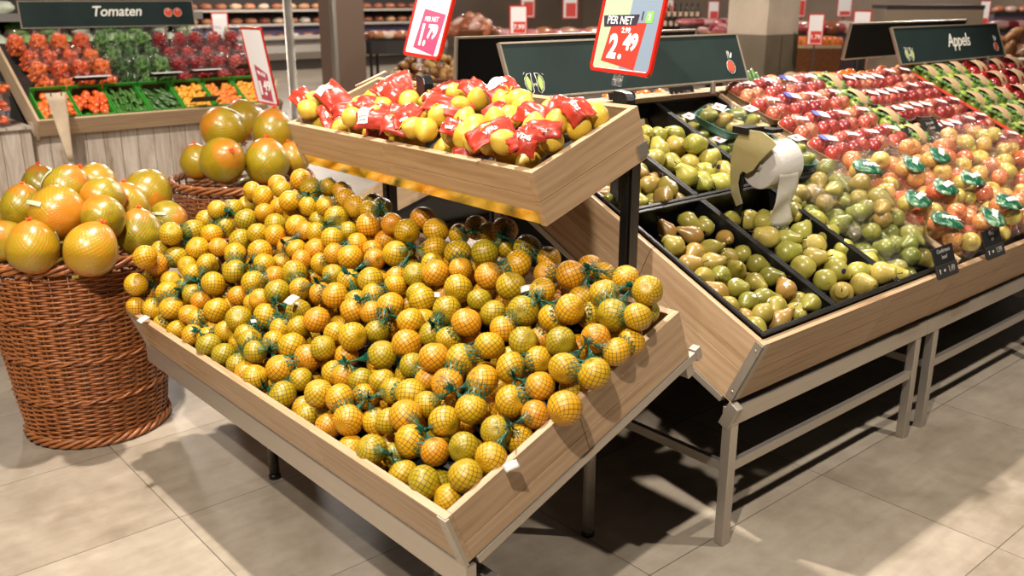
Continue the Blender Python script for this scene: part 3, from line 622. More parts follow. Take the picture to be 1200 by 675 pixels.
def pear_mesh(name,seed,neck=.62,bend=.12,L=1.55):
    prof=[]
    n=22
    for i in range(n+1):
        t=i/n; z=-1+t*(L+1)
        if t<.42: r=math.sqrt(max(0,1-((.42-t)/.42)**2.3))
        else:
            k=(t-.42)/.58; r=(1-neck*(k*k*(3-2*k)))*math.sqrt(max(0,1-max(0,(k-.86)/.14)**2))
        prof.append((r,z))
    prof[0]=(0,-.93);prof[1]=(prof[1][0],-1.0)
    off=Vector((seed*2.3,0,seed))
    def fn(p,u,v):
        k=1+.07*noise.noise(Vector((p.x,p.y,p.z))*.9+off)
        z=p.z;b=bend*max(0,z)**2
        return Vector((p.x*k+b,p.y*k,z))
    return B().lathe(ID,prof,22,fn).mesh(name)
def apple_mesh(name,seed):
    prof=[]
    n=18
    for i in range(n+1):
        t=i/n*math.pi
        r=math.sin(t)**.86*(1+.05*math.cos(t)) if 0<i<n else 0
        z=-math.cos(t)*.88
        if i>n*.8: z-=.28*((i-n*.8)/(n*.2))**1.6
        if i<n*.16: z+=.14*((n*.16-i)/(n*.16))**1.4
        prof.append((r,z))
    off=Vector((seed*2.3,0,seed))
    return B().lathe(ID,prof,22,lambda p,u,v:Vector((p.x,p.y,p.z))*(1+.05*noise.noise(p*1.1+off))).mesh(name)
def stem_b(z0=1.5,l=.45,r=.06,bx=.12):
    return B().tube([(bx*z0*z0*.9,0,z0-.1),(bx*z0*z0+.03,.02,z0+l*.5),(bx*z0*z0+.14,.05,z0+l)],[r,r*.8,r*1.3],6)
def mkfruit(name,mesh,mat,stem=None,sticker=None):
    me=mesh.copy();me.materials.clear();me.materials.append(mat)
    o=proto(name,me,mat)
    if stem: pkid('stem',stem,M_STEM,o)
    if sticker:
        b=B().lathe(RX(math.pi/2)@T(0,0,.985),[(0,.035),(.2,.03),(.25,-.01)],12)
        pkid('sticker',b,sticker,o)
    return o
PE=[pear_mesh('pear',i,nk,bd,L) for i,(nk,bd,L) in enumerate(((.62,.10,1.6),(.55,.04,1.35),(.70,.20,2.0)))]
PY=[pear_mesh('pear',i+5,nk,bd,L) for i,(nk,bd,L) in enumerate(((.50,.08,1.35),(.45,.04,1.15),(.55,.14,1.6)))]
st1=lambda z,b:stem_b(z,.4,.05,b)
P_CONF=[mkfruit('pear',PE[i],M_PEARB,st1((1.6,1.35,2.0)[i],(.10,.04,.20)[i]),(M_STICKW if i==1 else None)) for i in range(3)]
P_YEL=[mkfruit('pear',PY[i%3],M_PEARY,st1((1.35,1.15,1.6)[i%3],(.08,.04,.14)[i%3]),M_STICK) for i in range(6)]
# ---- netted mandarins, one thing per net
md=[[int(v) for v in p.split(',')] for p in MAND.split(';')]
kn=[MF@Vector((int(b)/1000,int(a)/1000,int(c)/1000)) for a,b,c in [p.split(',') for p in KNOT.split(';')]]
bags={}
for a in md:
    bags.setdefault(a[4],[]).append((MF@Vector((a[1]/1000,a[0]/1000,a[2]/1000)),a[3]/10000))
MFi=MF.inverted()
bl=[(k,MFi@(sum((p for p,r in v),Vector())/len(v))) for k,v in sorted(bags.items())]
names_=rows(bl,lambda i:i[1].x,lambda i:i[1].y,7)
rowname={'first':'along the low front edge','second':'in the second row up','third':'in the middle row','fourth':'in the fourth row up','fifth':'along the back under the raised shelf'}
for q,(k,cl) in enumerate(bl):
    fr=bags[k];c=sum((p for p,r in fr),Vector())/len(fr);c.z=min(p.z-r for p,r in fr)
    r_,c_=names_[q]
    e=empty('mandarin_net_bag',c,'green net of mandarins %s, %s from the near end'%(rowname[r_],c_),'net bag','netted mandarins heaped in the tilted tray')
    for p,r in fr:
        o=bpy.data.objects.new('mandarin',random.choice(MM));COL.objects.link(o);kid(o,e)
        o.matrix_basis=T(*(p-c))@rdir()@S(r*1.07)
    K=kn[k]
    cd=Vector((0,0,CH))
    out=(MF.to_3x3()@Vector((-.35,random.uniform(-.3,.3),1))).normalized()
    near=sorted(fr,key=lambda a:(a[0]-K).length)
    # knot sits between the nearest fruits, just proud of them
    base=sum((p for p,r in near[:3]),Vector())/3
    K=base+(K-base)*.8
    nb=B()
    K2=K+out*.012
    for (p,r) in near[:4]:
        d=K2-p;L=d.length
        if L<r*1.04 : K2=p+d.normalized()*r*1.1;d=K2-p;L=d.length
    for (p,r) in near[:4]:
        d=K2-p;L=d.length
        if L>.16: continue
        cth=min(.97,(r*1.03)/L);sth=math.sqrt(1-cth*cth);ax=d.normalized()
        x=ax.orthogonal().normalized();y=ax.cross(x)
        cc=p+ax*(r*1.03*cth);rr=r*1.03*sth
        ph=random.random()
        nb.grid(lambda u,v,cc=cc,rr=rr,x=x,y=y:(cc+(x*math.cos(2*math.pi*u)+y*math.sin(2*math.pi*u))*rr)*(1-v)+K2*v+(x*math.cos(2*math.pi*u)+y*math.sin(2*math.pi*u))*(-rr*.32*math.sin(math.pi*v)+.0022*math.sin(u*50)*v),26,6,cu=True,uvs=(1,1))
    # slack net between neighbours of the bag
    cnt=0
    for i in range(len(fr)):
        for j in range(i+1,len(fr)):
            (p,r),(q2,s2)=fr[i],fr[j];d=q2-p
            if d.length<(r+s2)*1.25 and (MFi@((p+q2)/2)).z>-.01 and cnt<5 and random.random()<.4:
                cnt+=1;ax=d.normalized();x=ax.orthogonal().normalized();y=ax.cross(x)
                def tb(u,v,p=p,q2=q2,x=x,y=y,r=r,s2=s2,ax=ax):
                    a=2*math.pi*u;c0=(p+ax*r*.55)*(1-v)+(q2-ax*s2*.55)*v
                    rad=(r*(1-v)+s2*v)*(.86-.10*math.sin(math.pi*v))
                    return c0+(x*math.cos(a)+y*math.sin(a))*rad
                nb.grid(tb,22,4,cu=True,uvs=(1,.55))
    obj_=obj('net',nb,M_NET);kid(obj_,e);obj_.matrix_basis=T(*-c)
    tb=B()
    tdir=(out+Vector((random.uniform(-.6,.6),random.uniform(-.6,.6),random.uniform(-.5,.1)))).normalized()
    for i in range(7):
        dd=(tdir+Vector([random.gauss(0,.28) for _ in range(3)])).normalized()
        L=random.uniform(.014,.03);sd=dd.orthogonal().normalized()
        b0=len(tb.v);tb.v+=[K2+sd*.0035,K2-sd*.0035,K2+dd*L*.6-sd*.006,K2+dd*L+sd*.0015+out*.003,K2+dd*L*.6+sd*.006]
        tb.face([b0,b0+1,b0+2,b0+3,b0+4])
    tb.sphere(T(*K2)@S(.0055),8,6)
    o=obj('knot',tb,M_KNOT);kid(o,e);o.matrix_basis=T(*-c)
# ---- pomelos in wicker baskets
def basket(c,rb,rt,H,label,prot=None):
    e=empty('wicker_basket',(c[0],c[1],0),label,'basket','tall wicker baskets of pomelos')
    R=lambda z:rb+(rt-rb)*(z/H)**.9
    wv=B();NS=34;rings=int(H/.0105);bands=[.27,.5,.73]
    for i in range(rings):
        z=.03+i*(H-.06)/rings;ph=math.pi*(i%2)
        def f(t,ph=ph,z=z):
            a=2*math.pi*t;rr=R(z)+.0052*math.sin(a*NS/2+ph)+.001*math.sin(a*5+z*40)
            return rr,a
        n=NS*4;b0=len(wv.v)
        for k in range(n):
            rr,a=f(k/n)
            for dx,dz in ((.0042,0),(0,.0048),(-.004,0),(0,-.0048)):
                wv.v.append(Vector((c[0]+(rr+dx)*math.cos(a),c[1]+(rr+dx)*math.sin(a),z+dz)))
        for k in range(n):
            k2=(k+1)%n
            for s_ in range(4):
                s2=(s_+1)%4;wv.face([b0+k*4+s_,b0+k2*4+s_,b0+k2*4+s2,b0+k*4+s2],None,True)
    obj('woven_body',wv,M_WICK,e)
    sb=B()
    for k in range(NS):
        a=2*math.pi*(k+.5)/NS
        sb.tube([(c[0]+R(z)*math.cos(a),c[1]+R(z)*math.sin(a),z) for z in (.01,H*.33,H*.66,H)],.0045,6)
    obj('stakes',sb,M_WICKD,e)
    for i,z in enumerate([.02]+[b*H for b in bands]+[H]):
        bb=B();m=4 if i in(0,4) else 2;rad=.012 if i in(0,4) else .0065
        for s_ in range(m):
            pts=[]
            for k in range(121):
                a=2*math.pi*k/120;tw=a*(9 if i in(0,4) else 15)+2*math.pi*s_/m
                pts.append((c[0]+(R(z)+.004+rad*math.cos(tw))*math.cos(a),c[1]+(R(z)+.004+rad*math.cos(tw))*math.sin(a),z+rad*1.1*math.sin(tw)))
            bb.tube(pts,.0075 if i in(0,4) else .005,6,cap=False)
        obj('rim' if i==4 else 'base_braid' if i==0 else 'braid',bb,M_WICK,e)
    obj('bottom',B().lathe(T(c[0],c[1],.012),[(0,.006),(rb-.006,.006),(rb-.006,0),(0,0)],32),M_WICKD,e)
    obj('filling',B().lathe(T(c[0],c[1],H-.20),[(0,.02),(R(H-.2)-.02,.0),(0,-.01)],28),M_BLACKM,e)
    return e
basket((.96,3.62),.245,.33,.71,'large tall wicker basket standing on the floor at the left, filled with pomelos')
basket((1.84,4.05),.235,.31,.80,'wicker basket of pomelos behind the mandarin heap, mostly hidden by it')
M_PLAB=plain('pomelo_label','#C4CBA8',.4)
def pom_mesh(seed):
    off=Vector((seed*3.1,0,seed))
    def fn(p,u,v):
        k=1+.05*noise.noise(p*1.1+off)
        z=p.z; tp=1-.10*max(0,z)
        return Vector((p.x*k*tp,p.y*k*tp,z*1.06*k+(.05*max(0,z)**3)))
    return B().sphere(ID,40,26,fn).mesh('pomelo')
PMM=[pom_mesh(i) for i in range(3)]
PP=[]
for i in range(3):
    o=proto('pomelo',PMM[i],M_POM)
    # twisted net end
    b=B()
    for k in range(9):
        a=k*2.4;b.tube([(0,0,1.03),(.05*math.cos(a),.05*math.sin(a),1.14),(.13*math.cos(a),.13*math.sin(a),1.2+.05*math.sin(k))],[.05,.03,.012],5)
    pkid('net_end',b,plain('orange_net','#E0501A',.35),o)
    if i<2: pkid('label',B().grid(lambda u,v:Vector((1.045*math.cos((u-.5)*.16)*math.cos((v-.5)*.9),1.045*math.sin((u-.5)*.16),1.1*math.sin((v-.5)*.9))),4,10),M_PLAB,o,solid=.01)
    PP.append(o)
for nm,where in (('p1','in the large left basket'),('p2','in the rear basket')):
    L=NUM(HEAP[nm]);rn=rows(L,lambda p:-p[2],lambda p:p[0]*.757-p[1]*.653,5)
    lay={'first':'top layer','second':'second layer','third':'third layer','fourth':'lowest layer'}
    for i,(x,y,z,r) in enumerate(L):
        dup(PP[i%3],T(x,y,z)@rdir()@S(r),'netted yellow-green pomelo %s, %s, %s from the left'%(where,lay[rn[i][0]],rn[i][1]),'pomelo','pomelos '+where)
# ---- loose pears
CR=[('c1f','in the front corner crate',P_CONF,.034,'brown-green pear'),('c2f','in the second front crate',P_YEL,.040,'yellow-green pear'),('c1b','in the rear crate by the raised shelf',P_CONF,.035,'brown-green pear'),('c2b','in the rear crate behind the roll holder',P_YEL,.039,'yellow pear')]
for nm,where,pp,rp,what in CR:
    L=NUM(HEAP[nm]);rn=rows(L,lambda p:p[1],lambda p:p[0],6)
    for i,(x,s_,n) in enumerate(L):
        tilt=Matrix.Rotation(random.uniform(.9,1.75),4,'X')
        M=PF(x,s_,n)@RZ(random.uniform(0,6.28))@tilt@RZ(random.uniform(0,6.28))@S(rp*random.uniform(.88,1.02))@T(0,0,-.12)
        dup(pp[(i*7+i//3)%len(pp)],M,'%s %s, row %s, %s from left'%(what,where,rn[i][0],rn[i][1]),'pear','loose pears '+where)
# ---- black crates
def crate(x0,s0,w,d,label,hh=.125):
    e=empty('plastic_crate',PF(x0,s0,0)@T(0,0,-.14),label,'crate','black produce crates')
    M=PF(x0,s0,0);t=.006
    b=B().box(M,(0,0,-.125),(w,t,.008)).box(M,(0,d-t,-.125),(w,d,.008)).box(M,(0,t,-.125),(t,d-t,.008)).box(M,(w-t,t,-.125),(w,d-t,.008))
    b.box(M,(-.004,-.004,.004),(w+.004,.010,.012)).box(M,(-.004,d-.010,.004),(w+.004,d+.004,.012)).box(M,(-.004,.010,.004),(.010,d-.010,.012)).box(M,(w-.010,.010,.004),(w+.004,d-.010,.012))
    obj('walls',b,M_BLACK,e,bevel=.002)
    g=B()
    for i in range(7): g.box(M,(.01+i*(w-.03)/6,.01,-.132),(.02+i*(w-.03)/6,d-.01,-.122))
    for i in range(9): g.box(M,(.01,.01+i*(d-.03)/8,-.133),(w-.01,.02+i*(d-.03)/8,-.124))
    obj('grid_bottom',g,M_BLACK,e)
for (x0,s0,w,l) in ((.026,.028,.378,'black crate at the front corner of the pear table'),(.412,.028,.378,'black crate of yellow-green pears, second along the front rim'),(.798,.028,.385,'black crate under the bagged pears at the front rim'),
    (.026,.636,.378,'black rear crate under the end of the raised shelf'),(.412,.636,.378,'black half-empty rear crate behind the bag roll holder'),(.798,.636,.385,'black rear crate under the pear punnets')):
    crate(x0,s0,w,.596,l)
# ------------------------------------------------------------------ lemons with red label bands
LMi=LF.inverted()
lem=[Vector(p) for p in NUM(HEAP['lem'])];wr=NUM(HEAP['wrap'])
lemw=[LF@p for p in lem]
def wrapper(c,a,b,kind,e,seed,M0):
    """crumpled folded band of film with thickness"""
    rnd=random.Random(seed);yaw=rnd.uniform(-.9,.9);off=Vector((seed*1.7,0,seed))
    up=(Vector((-.55,-.45,.75))).normalized()
    x=Vector((.3,-.95,0)).normalized();x=(x-x.dot(up)*up).normalized();y=up.cross(x)
    R3=Matrix.Rotation(yaw,4,up).to_3x3();x=R3@x;y=R3@y
    fold=rnd.uniform(.15,.8)
    def f(u,v):
        s_,t_=(u-.5)*2,(v-.5)*2
        nz=noise.noise(Vector((s_*1.1,t_*1.1,0))+off)*.75+abs(noise.noise(Vector((s_*1.8,t_*1.8,3))+off))*.35
        h=-fold*abs(t_)**1.1*b*.7-.25*a*s_*s_+nz*b*.55
        return c+x*(s_*a*(1+.12*noise.noise(Vector((t_*2,0,1))+off)))+y*(t_*b*(1+.12*noise.noise(Vector((s_*2,2,1))+off)))+up*h
    g=B().grid(f,14,12,sm=True)
    o=obj('label_band',g,M_WRAP);kid(o,e);o.matrix_basis=M0
    s_=o.modifiers.new('s','SOLIDIFY');s_.thickness=.0012
    nrm=lambda u,v:((Vector(f(u+.03,v))-Vector(f(u,v))).cross(Vector(f(u,v+.03))-Vector(f(u,v)))).normalized()
    sg=1 if nrm(.5,.5).dot(up)>0 else -1
    if kind==1:
        p=B().grid(lambda u,v:Vector(f(.08+.34*u,.12+.6*v))+nrm(.08+.34*u,.12+.6*v)*sg*.0022,6,6,sm=False)
        o=obj('barcode_panel',p,M_PAPER);kid(o,e);o.matrix_basis=M0
        q=B()
        for k in range(4):
            q.grid(lambda u,v,k=k:Vector(f(.12+.26*u,.2+.1*k+.03*v))+nrm(.12+.26*u,.2+.1*k)*sg*.0034,4,1,sm=False)
        o=obj('small_print',q,plain('grey_print','#A39A98',.6));kid(o,e);o.matrix_basis=M0
    if kind in(0,2):
        # small white print following the film
        t=text('lettering','VERS',.017 if kind==2 else .011,ID,M_WHITE,ext=.0002,bold=.0004)
        bpy.context.view_layer.update()
        dg=bpy.context.evaluated_depsgraph_get();me=bpy.data.meshes.new_from_object(t.evaluated_get(dg));bpy.data.objects.remove(t)
        u0=.5;v0=.42 if kind==2 else .3
        for v in me.vertices:
            u=u0+v.co.x/(2*a)*(1);w=v0+v.co.y/(2*b)*sg
            v.co=Vector(f(u,w))+nrm(u,w)*sg*(.0028+v.co.z)
        o=bpy.data.objects.new('lettering',me);COL.objects.link(o);kid(o,e);o.matrix_basis=M0
_x=[(.07,.30,.02),(.07,.74,.02),(.08,1.05,.03),(.26,.12,.05),(.30,.62,.05),(.30,.95,.05)]
for _q in [(.055,.10),(.055,.19),(.05,.36),(.055,.44),(.05,.60),(.055,.68),(.05,.82),(.055,.91),(.05,1.0),(.055,1.14),(.13,.15),(.13,.30),(.12,.5),(.13,.66),(.12,.84),(.13,1.04),(.2,.24),(.2,.56),(.2,.76),(.2,1.12),(.3,.08),(.34,.3),(.34,.5),(.34,.8)]:
    _p=Vector((_q[0]+.02,_q[1],-.025))
    if all((_p-o).length>.052 for o in lem): lem.append(_p)
lemw=[LF@p for p in lem]
wr+=[[a,b,c,.05,.036,0] for a,b,c in _x]
asg={i:[] for i in range(len(wr))}
for p in lemw:
    j=min((i for i in range(len(wr)) if len(asg[i])<4),key=lambda i:((LF@Vector(wr[i][:3]))-p).length)
    asg[j].append(p)
wn_=rows(wr,lambda w:w[0],lambda w:-w[1],9)
rwn={'first':'front row','second':'second row','third':'third row','fourth':'rear row'}
nk=B()
for i,w in enumerate(wr):
    c=LF@Vector(w[:3]);fr=asg[i]
    allp=fr+[c];cc=sum(allp,Vector())/len(allp)
    r_,c_=wn_[i]
    e=empty('lemon_net_bag',cc,'red-labelled net of lemons on the raised tray, %s, %s from its left end'%(rwn[r_],c_),'net bag','red-labelled lemon nets')
    M0=T(*-cc)
    for p in fr:
        o=bpy.data.objects.new('lemon',random.choice(LMESH));COL.objects.link(o);kid(o,e);o.matrix_basis=T(*(p-cc))@rdir()@S(.033)
    wrapper(c+Vector((0,0,-.006)),min(.085,w[3]*1.12),min(.07,w[4]*1.2),int(w[5]),e,i+3,M0)
    b=B()
    if fr:
        k=(c+fr[0])/2
        for j in range(6):
            d=Vector([random.gauss(0,1) for _ in range(3)]).normalized();b.tube([k,k+d*.02,k+d*.034+Vector((0,0,-.01))],[.004,.003,.001],5)
        o=obj('net_end',b,M_LNET);kid(o,e);o.matrix_basis=M0
def onto(M,x,y,n):
    Mi=M.inverted();o=Mi@Vector((0,0,CH));d=Mi.to_3x3()@ray(x,y);return o+d*((n-o.z)/d.z)
_p,_q=LF@onto(LF,417,101,.07),LF@onto(LF,452,84,.10)
stick=obj('wooden_stick',B().tube([_p,_q],.004,8),plain('pale_stick','#DCC9A6',.5))
tag(stick,'thin pale stick lying on the red lemon labels of the raised tray','stick')
M_SLIP=plain('white_slip','#BDB7AD',.5)
for (x,y,n,a_,w_) in ((342,351,.085,.3,.022),(599,546,.012,-.4,.016),(168,374,.02,.2,.018),(512,345,.05,.9,.014),(617,338,.085,-.7,.016),(297,376,.08,1.2,.012),(250,284,.11,.5,.014)):
    L=onto(MF,x,y,n);W=MF@L
    bb=min((o for o in bpy.data.objects if o.get('category')=='net bag' and o.name.startswith('mandarin')),key=lambda o:(o.matrix_world.to_translation()-W).length)
    M=MF@T(*L)@RZ(a_)@RX(.35)
    sl=obj('label_slip',B().grid(lambda u,v:M@Vector(((u-.5)*w_*2,(v-.5)*w_*1.3,.12*w_*math.sin(u*4))),6,3),M_SLIP,None,solid=.0006)
    kid(sl,bb);sl.matrix_basis=bb.matrix_world.inverted()
# ------------------------------------------------------------------ price signs near the camera
def psign(pos,r,u,W,H,e,face):
    r=Vector(r).normalized();u=Vector(u);u=(u-u.dot(r)*r).normalized();n=r.cross(u)
    Fm=frame(Vector(pos),r,u,n)  # origin: bottom centre, n toward the camera
    t=.012
    def rr(x0,x1,y0,y1,rad,k=6):
        pts=[]
        for (cx,cy,a0) in ((x1-rad,y0+rad,-90),(x1-rad,y1-rad,0),(x0+rad,y1-rad,90),(x0+rad,y0+rad,180)):
            for i in range(k+1):
                a=(a0+90*i/k)*D2R;pts.append((cx+rad*math.cos(a),cy+rad*math.sin(a)))
        return pts
    o=rr(-W/2,W/2,0,H,.022);i_=rr(-W/2+t,W/2-t,t,H-t,.014)
    b=B();m=len(o)
    for z in (-.006,.006):
        pass
    base=len(b.v)
    for P,z in ((o,-.005),(o,.006),(i_,.006),(i_,.0008)): b.v+=[Fm@Vector((x,y,z)) for x,y in P]
    for ring in range(3):
        for k in range(m):
            k2=(k+1)%m;b.face([base+ring*m+k,base+ring*m+k2,base+(ring+1)*m+k2,base+(ring+1)*m+k])
    b.face([base+k for k in range(m)][::-1])
    obj('frame',b,M_RED,e,bevel=.0015)
    obj('paper',B().prism(Fm,i_,0,.0012),M_PAPER,e)
    # clear clip and black foot
    obj('clear_clip',B().box(Fm,(-.022,-.022,-.004),(.022,.004,.004)).tube([Fm@Vector((-.02,-.03,0)),Fm@Vector((.02,-.03,0))],.007,8),M_FILMF,e)
    face(Fm);return Fm
M_GREYP=plain('grey_print','#A39A98',.6)
def quad(b,Fm,pts,z=.0016,d=.0004): return b.prism(Fm,pts,z,z+d)
W_,H_=.345,.49
def pt(Fm,x0,y0,x1,y1): pass
# 2.49
k=1.533
p249=Vector((1.41*k,1.306*k,CH+(1.454-CH)*k))
r249=(.258,.966,-.001);r249=(-.258,-.966,.001)
e=empty('price_sign',p249,'red-framed price sign reading PER NET 2.49 on a black stand','sign','large red-framed price signs')
def f249(Fm):
    H=.49
    obj('green_half',quad(B(),Fm,[(-.158,.016),(-.004,.016),(-.004,H-.02),(-.158,H-.02)]),M_SIGNG,e)
    obj('blue_half',quad(B(),Fm,[(-.004,.016),(.158,.016),(.158,H-.02),(-.004,H-.02)]),M_SIGNB,e)
    obj('price_panel',quad(B(),Fm,[(-.117,.035),(.079,.016),(.097,.156),(-.095,.150)],.0022),M_PRICE,e)
    obj('navy_band',quad(B(),Fm,[(-.138,.140),(.045,.148),(.050,.180),(-.151,.174)],.0028),M_NAVY,e)
    text('lettering','PER NET',.034,Fm@T(-.05,.160,.0034)@S(1.15,1,1),M_WHITE,e,bold=.0003)
    text('lettering','2',.098,Fm@T(-.062,.078,.0028),M_WHITE,e,bold=.0045)
    obj('decimal_dot',B().lathe(Fm@T(-.013,.050,.0026),[(0,.0012),(.010,.0012),(.010,0)],14),M_WHITE,e)
    text('lettering','49',.066,Fm@T(.033,.095,.0028)@S(1.15,1,1),M_WHITE,e,bold=.003)
    text('lettering','2.99',.022,Fm@T(-.006,.131,.0028)@S(1.3,1,1),M_WHITE,e,bold=.0008)
    text('lettering','1',.034,Fm@T(.068,.175,.0028),M_NAVY,e,bold=.001)
    obj('green_badge',quad(B(),Fm,[(.088,.155),(.125,.155),(.125,.19),(.088,.19)],.0022),plain('badge_green','#7DB55A',.5),e)
    text('lettering','2',.026,Fm@T(.106,.172,.0028),M_WHITE,e,bold=.0008)
psign(p249,r249,(.205,-.054,.977),.345,.49,e,f249)
def holder(p,zb,e,r,w=.035,off=.03):
    r=Vector(r);r.z=0;r.normalize();n=r.cross(Vector((0,0,1)));M=frame((p.x,p.y,0),r,n,(0,0,1))@T(off,0,0)
    b=B().box(M,(-w,-.016,zb),(w*.55,.016,p.z-.05))
    b.prism(M@T(w*.75,0,p.z-.085)@RX(math.pi/2),[(.028*math.cos(a),.035*math.sin(a)) for a in [k*math.pi/9 for k in range(18)]],-.02,.012)
    b.box(M,(w*.3,-.012,zb),(w*1.25,.012,p.z-.10))
    obj('stand',b,M_BLACK,e,bevel=.003)
holder(p249,.985,e,r249)
k=2.15
p179=Vector((.811*k,1.144*k,CH+(1.516-CH)*k))
e2=empty('price_sign',p179,'red-framed price sign reading PER NET 1.79 standing over the lemons','sign','large red-framed price signs')
def f179(Fm):
    obj('price_panel',quad(B(),Fm,[(-.094,.031),(.113,.013),(.136,.138),(-.066,.154)]),M_PINK,e2)
    text('lettering','PER NET',.021,Fm@T(.022,.121,.0024)@S(1.6,1,1),M_WHITE,e2,bold=.0002)
    text('lettering','1.',.090,Fm@T(-.026,.069,.0024)@S(1.2,1,1),M_WHITE,e2,bold=.004)
    text('lettering','79',.056,Fm@T(.055,.082,.0024)@S(1.5,1,1),M_WHITE,e2,bold=.003)
psign(p179,(-.287,-.958,0),(.272,-.081,.959),.345,.49,e2,f179)
holder(p179,LF.to_translation().z+.06,e2,(-.287,-.958,0))
k=1.53
p149=Vector((1.824*k,3.691*k,CH+(1.17-CH)*k))
e3=empty('price_sign',p149,'narrow-angled red-framed price sign reading 1.49 behind the rear pomelo basket','sign','large red-framed price signs')
M_PINKD=plain('price_pink_dull','#B04658',.5)
def f149(Fm):
    obj('price_panel',quad(B(),Fm,[(-.085,.03),(.10,.02),(.10,.20),(-.085,.255)]),M_PINKD,e3)
    text('lettering','PER STUK',.030,Fm@T(.005,.195,.0024)@RZ(-.15),M_WHITE,e3,bold=.001)
    text('lettering','1.',.12,Fm@T(-.035,.10,.0024)@S(1.6,1,1),M_WHITE,e3,bold=.004)
    text('lettering','49',.085,Fm@T(.05,.12,.0024)@S(1.3,1,1),M_WHITE,e3,bold=.003)
psign(p149,(-.078,-.997,.015),(-.155,.027,.988),.345,.49,e3,f149)
obj('stand',B().box(ID,(p149.x-.08,p149.y-.14,0),(p149.x+.05,p149.y+.10,p149.z-.045)),plain('pale_stand','#A69C92',.5),e3,bevel=.004)
# ------------------------------------------------------------------ price tags on the table
M_TAGW=plain('tag_chalk','#8E8A82',.7)
def ptag(x,s_,n,w,hh,l1,l2,price,label,lean=.35):
    M=PF(x,s_,n)
    W0=M.to_translation();Fm=frame(W0,(1,0,0),Vector((0,math.sin(lean),math.cos(lean))),Vector((0,-math.cos(lean),math.sin(lean))))
    e=empty('price_tag',W0,label,'price tag','black price tags on the fruit table')
    obj('card',B().box(Fm,(-w/2,0,-.004),(w/2,hh,0)),M_BLACKM,e,bevel=.001)
    obj('lower_strip',B().box(Fm,(-w/2,-.004,0),(w/2,hh*.42,.004)),plain('tag_strip','#2E2C2B',.4),e,bevel=.001)
    text('lettering',l1,.020,Fm@T(.0,hh*.85,.0006),M_TAGW,e,bold=.0004,shear=.2)
    text('lettering',l2,.020,Fm@T(.0,hh*.64,.0006),M_TAGW,e,bold=.0004,shear=.2)
    text('lettering',price,.028,Fm@T(w*.18,hh*.2,.0046),M_TAGW,e,bold=.0008)
    for q in (-.38,-.16): text('lettering','1' if q<-.3 else '=',.022,Fm@T(w*q,hh*.2,.0046),M_CHALK,e,bold=.0004)
ptag(1.075,-.012,.002,.15,.105,'Conference','hand','1.49','black price tag clipped to the front rim beside the bagged pears')
ptag(1.46,-.012,.002,.15,.105,'Elstar','tas','1.99','black price tag clipped to the front rim below the green-labelled apple bags')
ptag(.63,1.24,.0,.145,.115,'Doyenne Du','Comice','1.99','black price tag at the ridge beside the 2.49 sign')
ptag(.99,1.24,.0,.15,.12,'Handperen','schaal','1.99','black price tag at the ridge behind the pear punnets')
ptag(.18,1.24,.0,.20,.105,'Conference','Peren','1.99','black price tag at the ridge behind the lemons, left end of the green board')
ptag(1.52,.63,.03,.17,.075,'Junami','schaal','','black price tag lying between the red apple packs and the green-labelled bags',.9)
ptag(1.93,.625,.04,.15,.10,'Elstar','schaal','','low black price tag below the leaf-printed apple packs',.7)
ptag(2.12,.625,.04,.15,.12,'Jonagold','schaal','','taller black price tag below the white-labelled apple packs',.7)
# ------------------------------------------------------------------ roll holder with plastic bags
rc=PF(.66,.60,.0).to_translation()
e=empty('bag_roll_holder',rc,'curved steel holder with a roll of thin plastic bags between the pear crates','bag dispenser')
RC=Vector((2.73,1.805,1.06))
ax=Vector((.985,-.17,.0)).normalized();ay=Vector((0,0,1)).cross(ax).normalized();az=Vector((0,0,1))
RM=frame(RC,ay,az,ax)   # z axis = roll axis
prof=[(.018,-.064)]+[(.022+.0035*i,-.066+(.0022 if i%2 else 0)) for i in range(16)]+[(.078,-.066),(.081,-.062),(.0815,0),(.081,.062),(.078,.066),(.05,.067),(.018,.066),(.018,-.065)]
obj('roll',B().lathe(RM,prof,40),M_ROLL,e)
obj('core',B().lathe(RM,[(.0,-.071),(.018,-.071),(.018,.071),(0,.071)],20),plain('grey_card','#A39A8E',.7),e)
pl=[(-.135,.095),(-.11,.118),(-.02,.118),(.03,.10),(.055,.085),(.02,.055),(-.02,.02),(-.05,-.015),(-.078,-.03),(-.10,-.025),(-.115,-.04),(-.12,-.07),(-.11,-.10),(-.09,-.135),(-.12,-.15),(-.15,-.11),(-.165,-.05),(-.165,.02),(-.155,.065)]
pl=[(-x*.92,y) for x,y in pl]
obj('steel_plate',B().prism(RM@T(-.045,0,0),pl,-.090,-.086),M_PLATE,e,bevel=.0008)
obj('mount',B().box(RM,(.03,.100,-.10),(.10,.125,-.02)).box(RM,(-.01,.105,-.02),(.08,.118,.03)),M_BLACK,e,bevel=.002)
obj('upright',B().box(RM,(.055,-.24,-.082),(.085,.10,-.07)),M_BLACK,e,bevel=.002)
def strip(u,v):
    x=-.078+.004*math.sin(v*5);y=-.02-.185*v
    return RM@Vector((x+.01*math.sin(v*9+u*3)*v+ .03*v*v,y,-.045+.09*u+.006*math.sin(v*7)))
_mb=plain('bag_sheet','#C9C4B8',.5);_mb.node_tree.nodes['Principled BSDF'].inputs['Alpha'].default_value=.72
obj('hanging_bag',B().grid(strip,8,14),_mb,e,solid=.0008)
def crum(u,v):
    a=2*math.pi*u;r=.016+.05*v+.008*math.sin(a*5)
    return RM@Vector((-.055+r*.35*math.cos(a),-.205-.03*v,0+r*math.sin(a)))
obj('torn_edge',B().grid(crum,18,3,cu=True),M_FILMF,e)
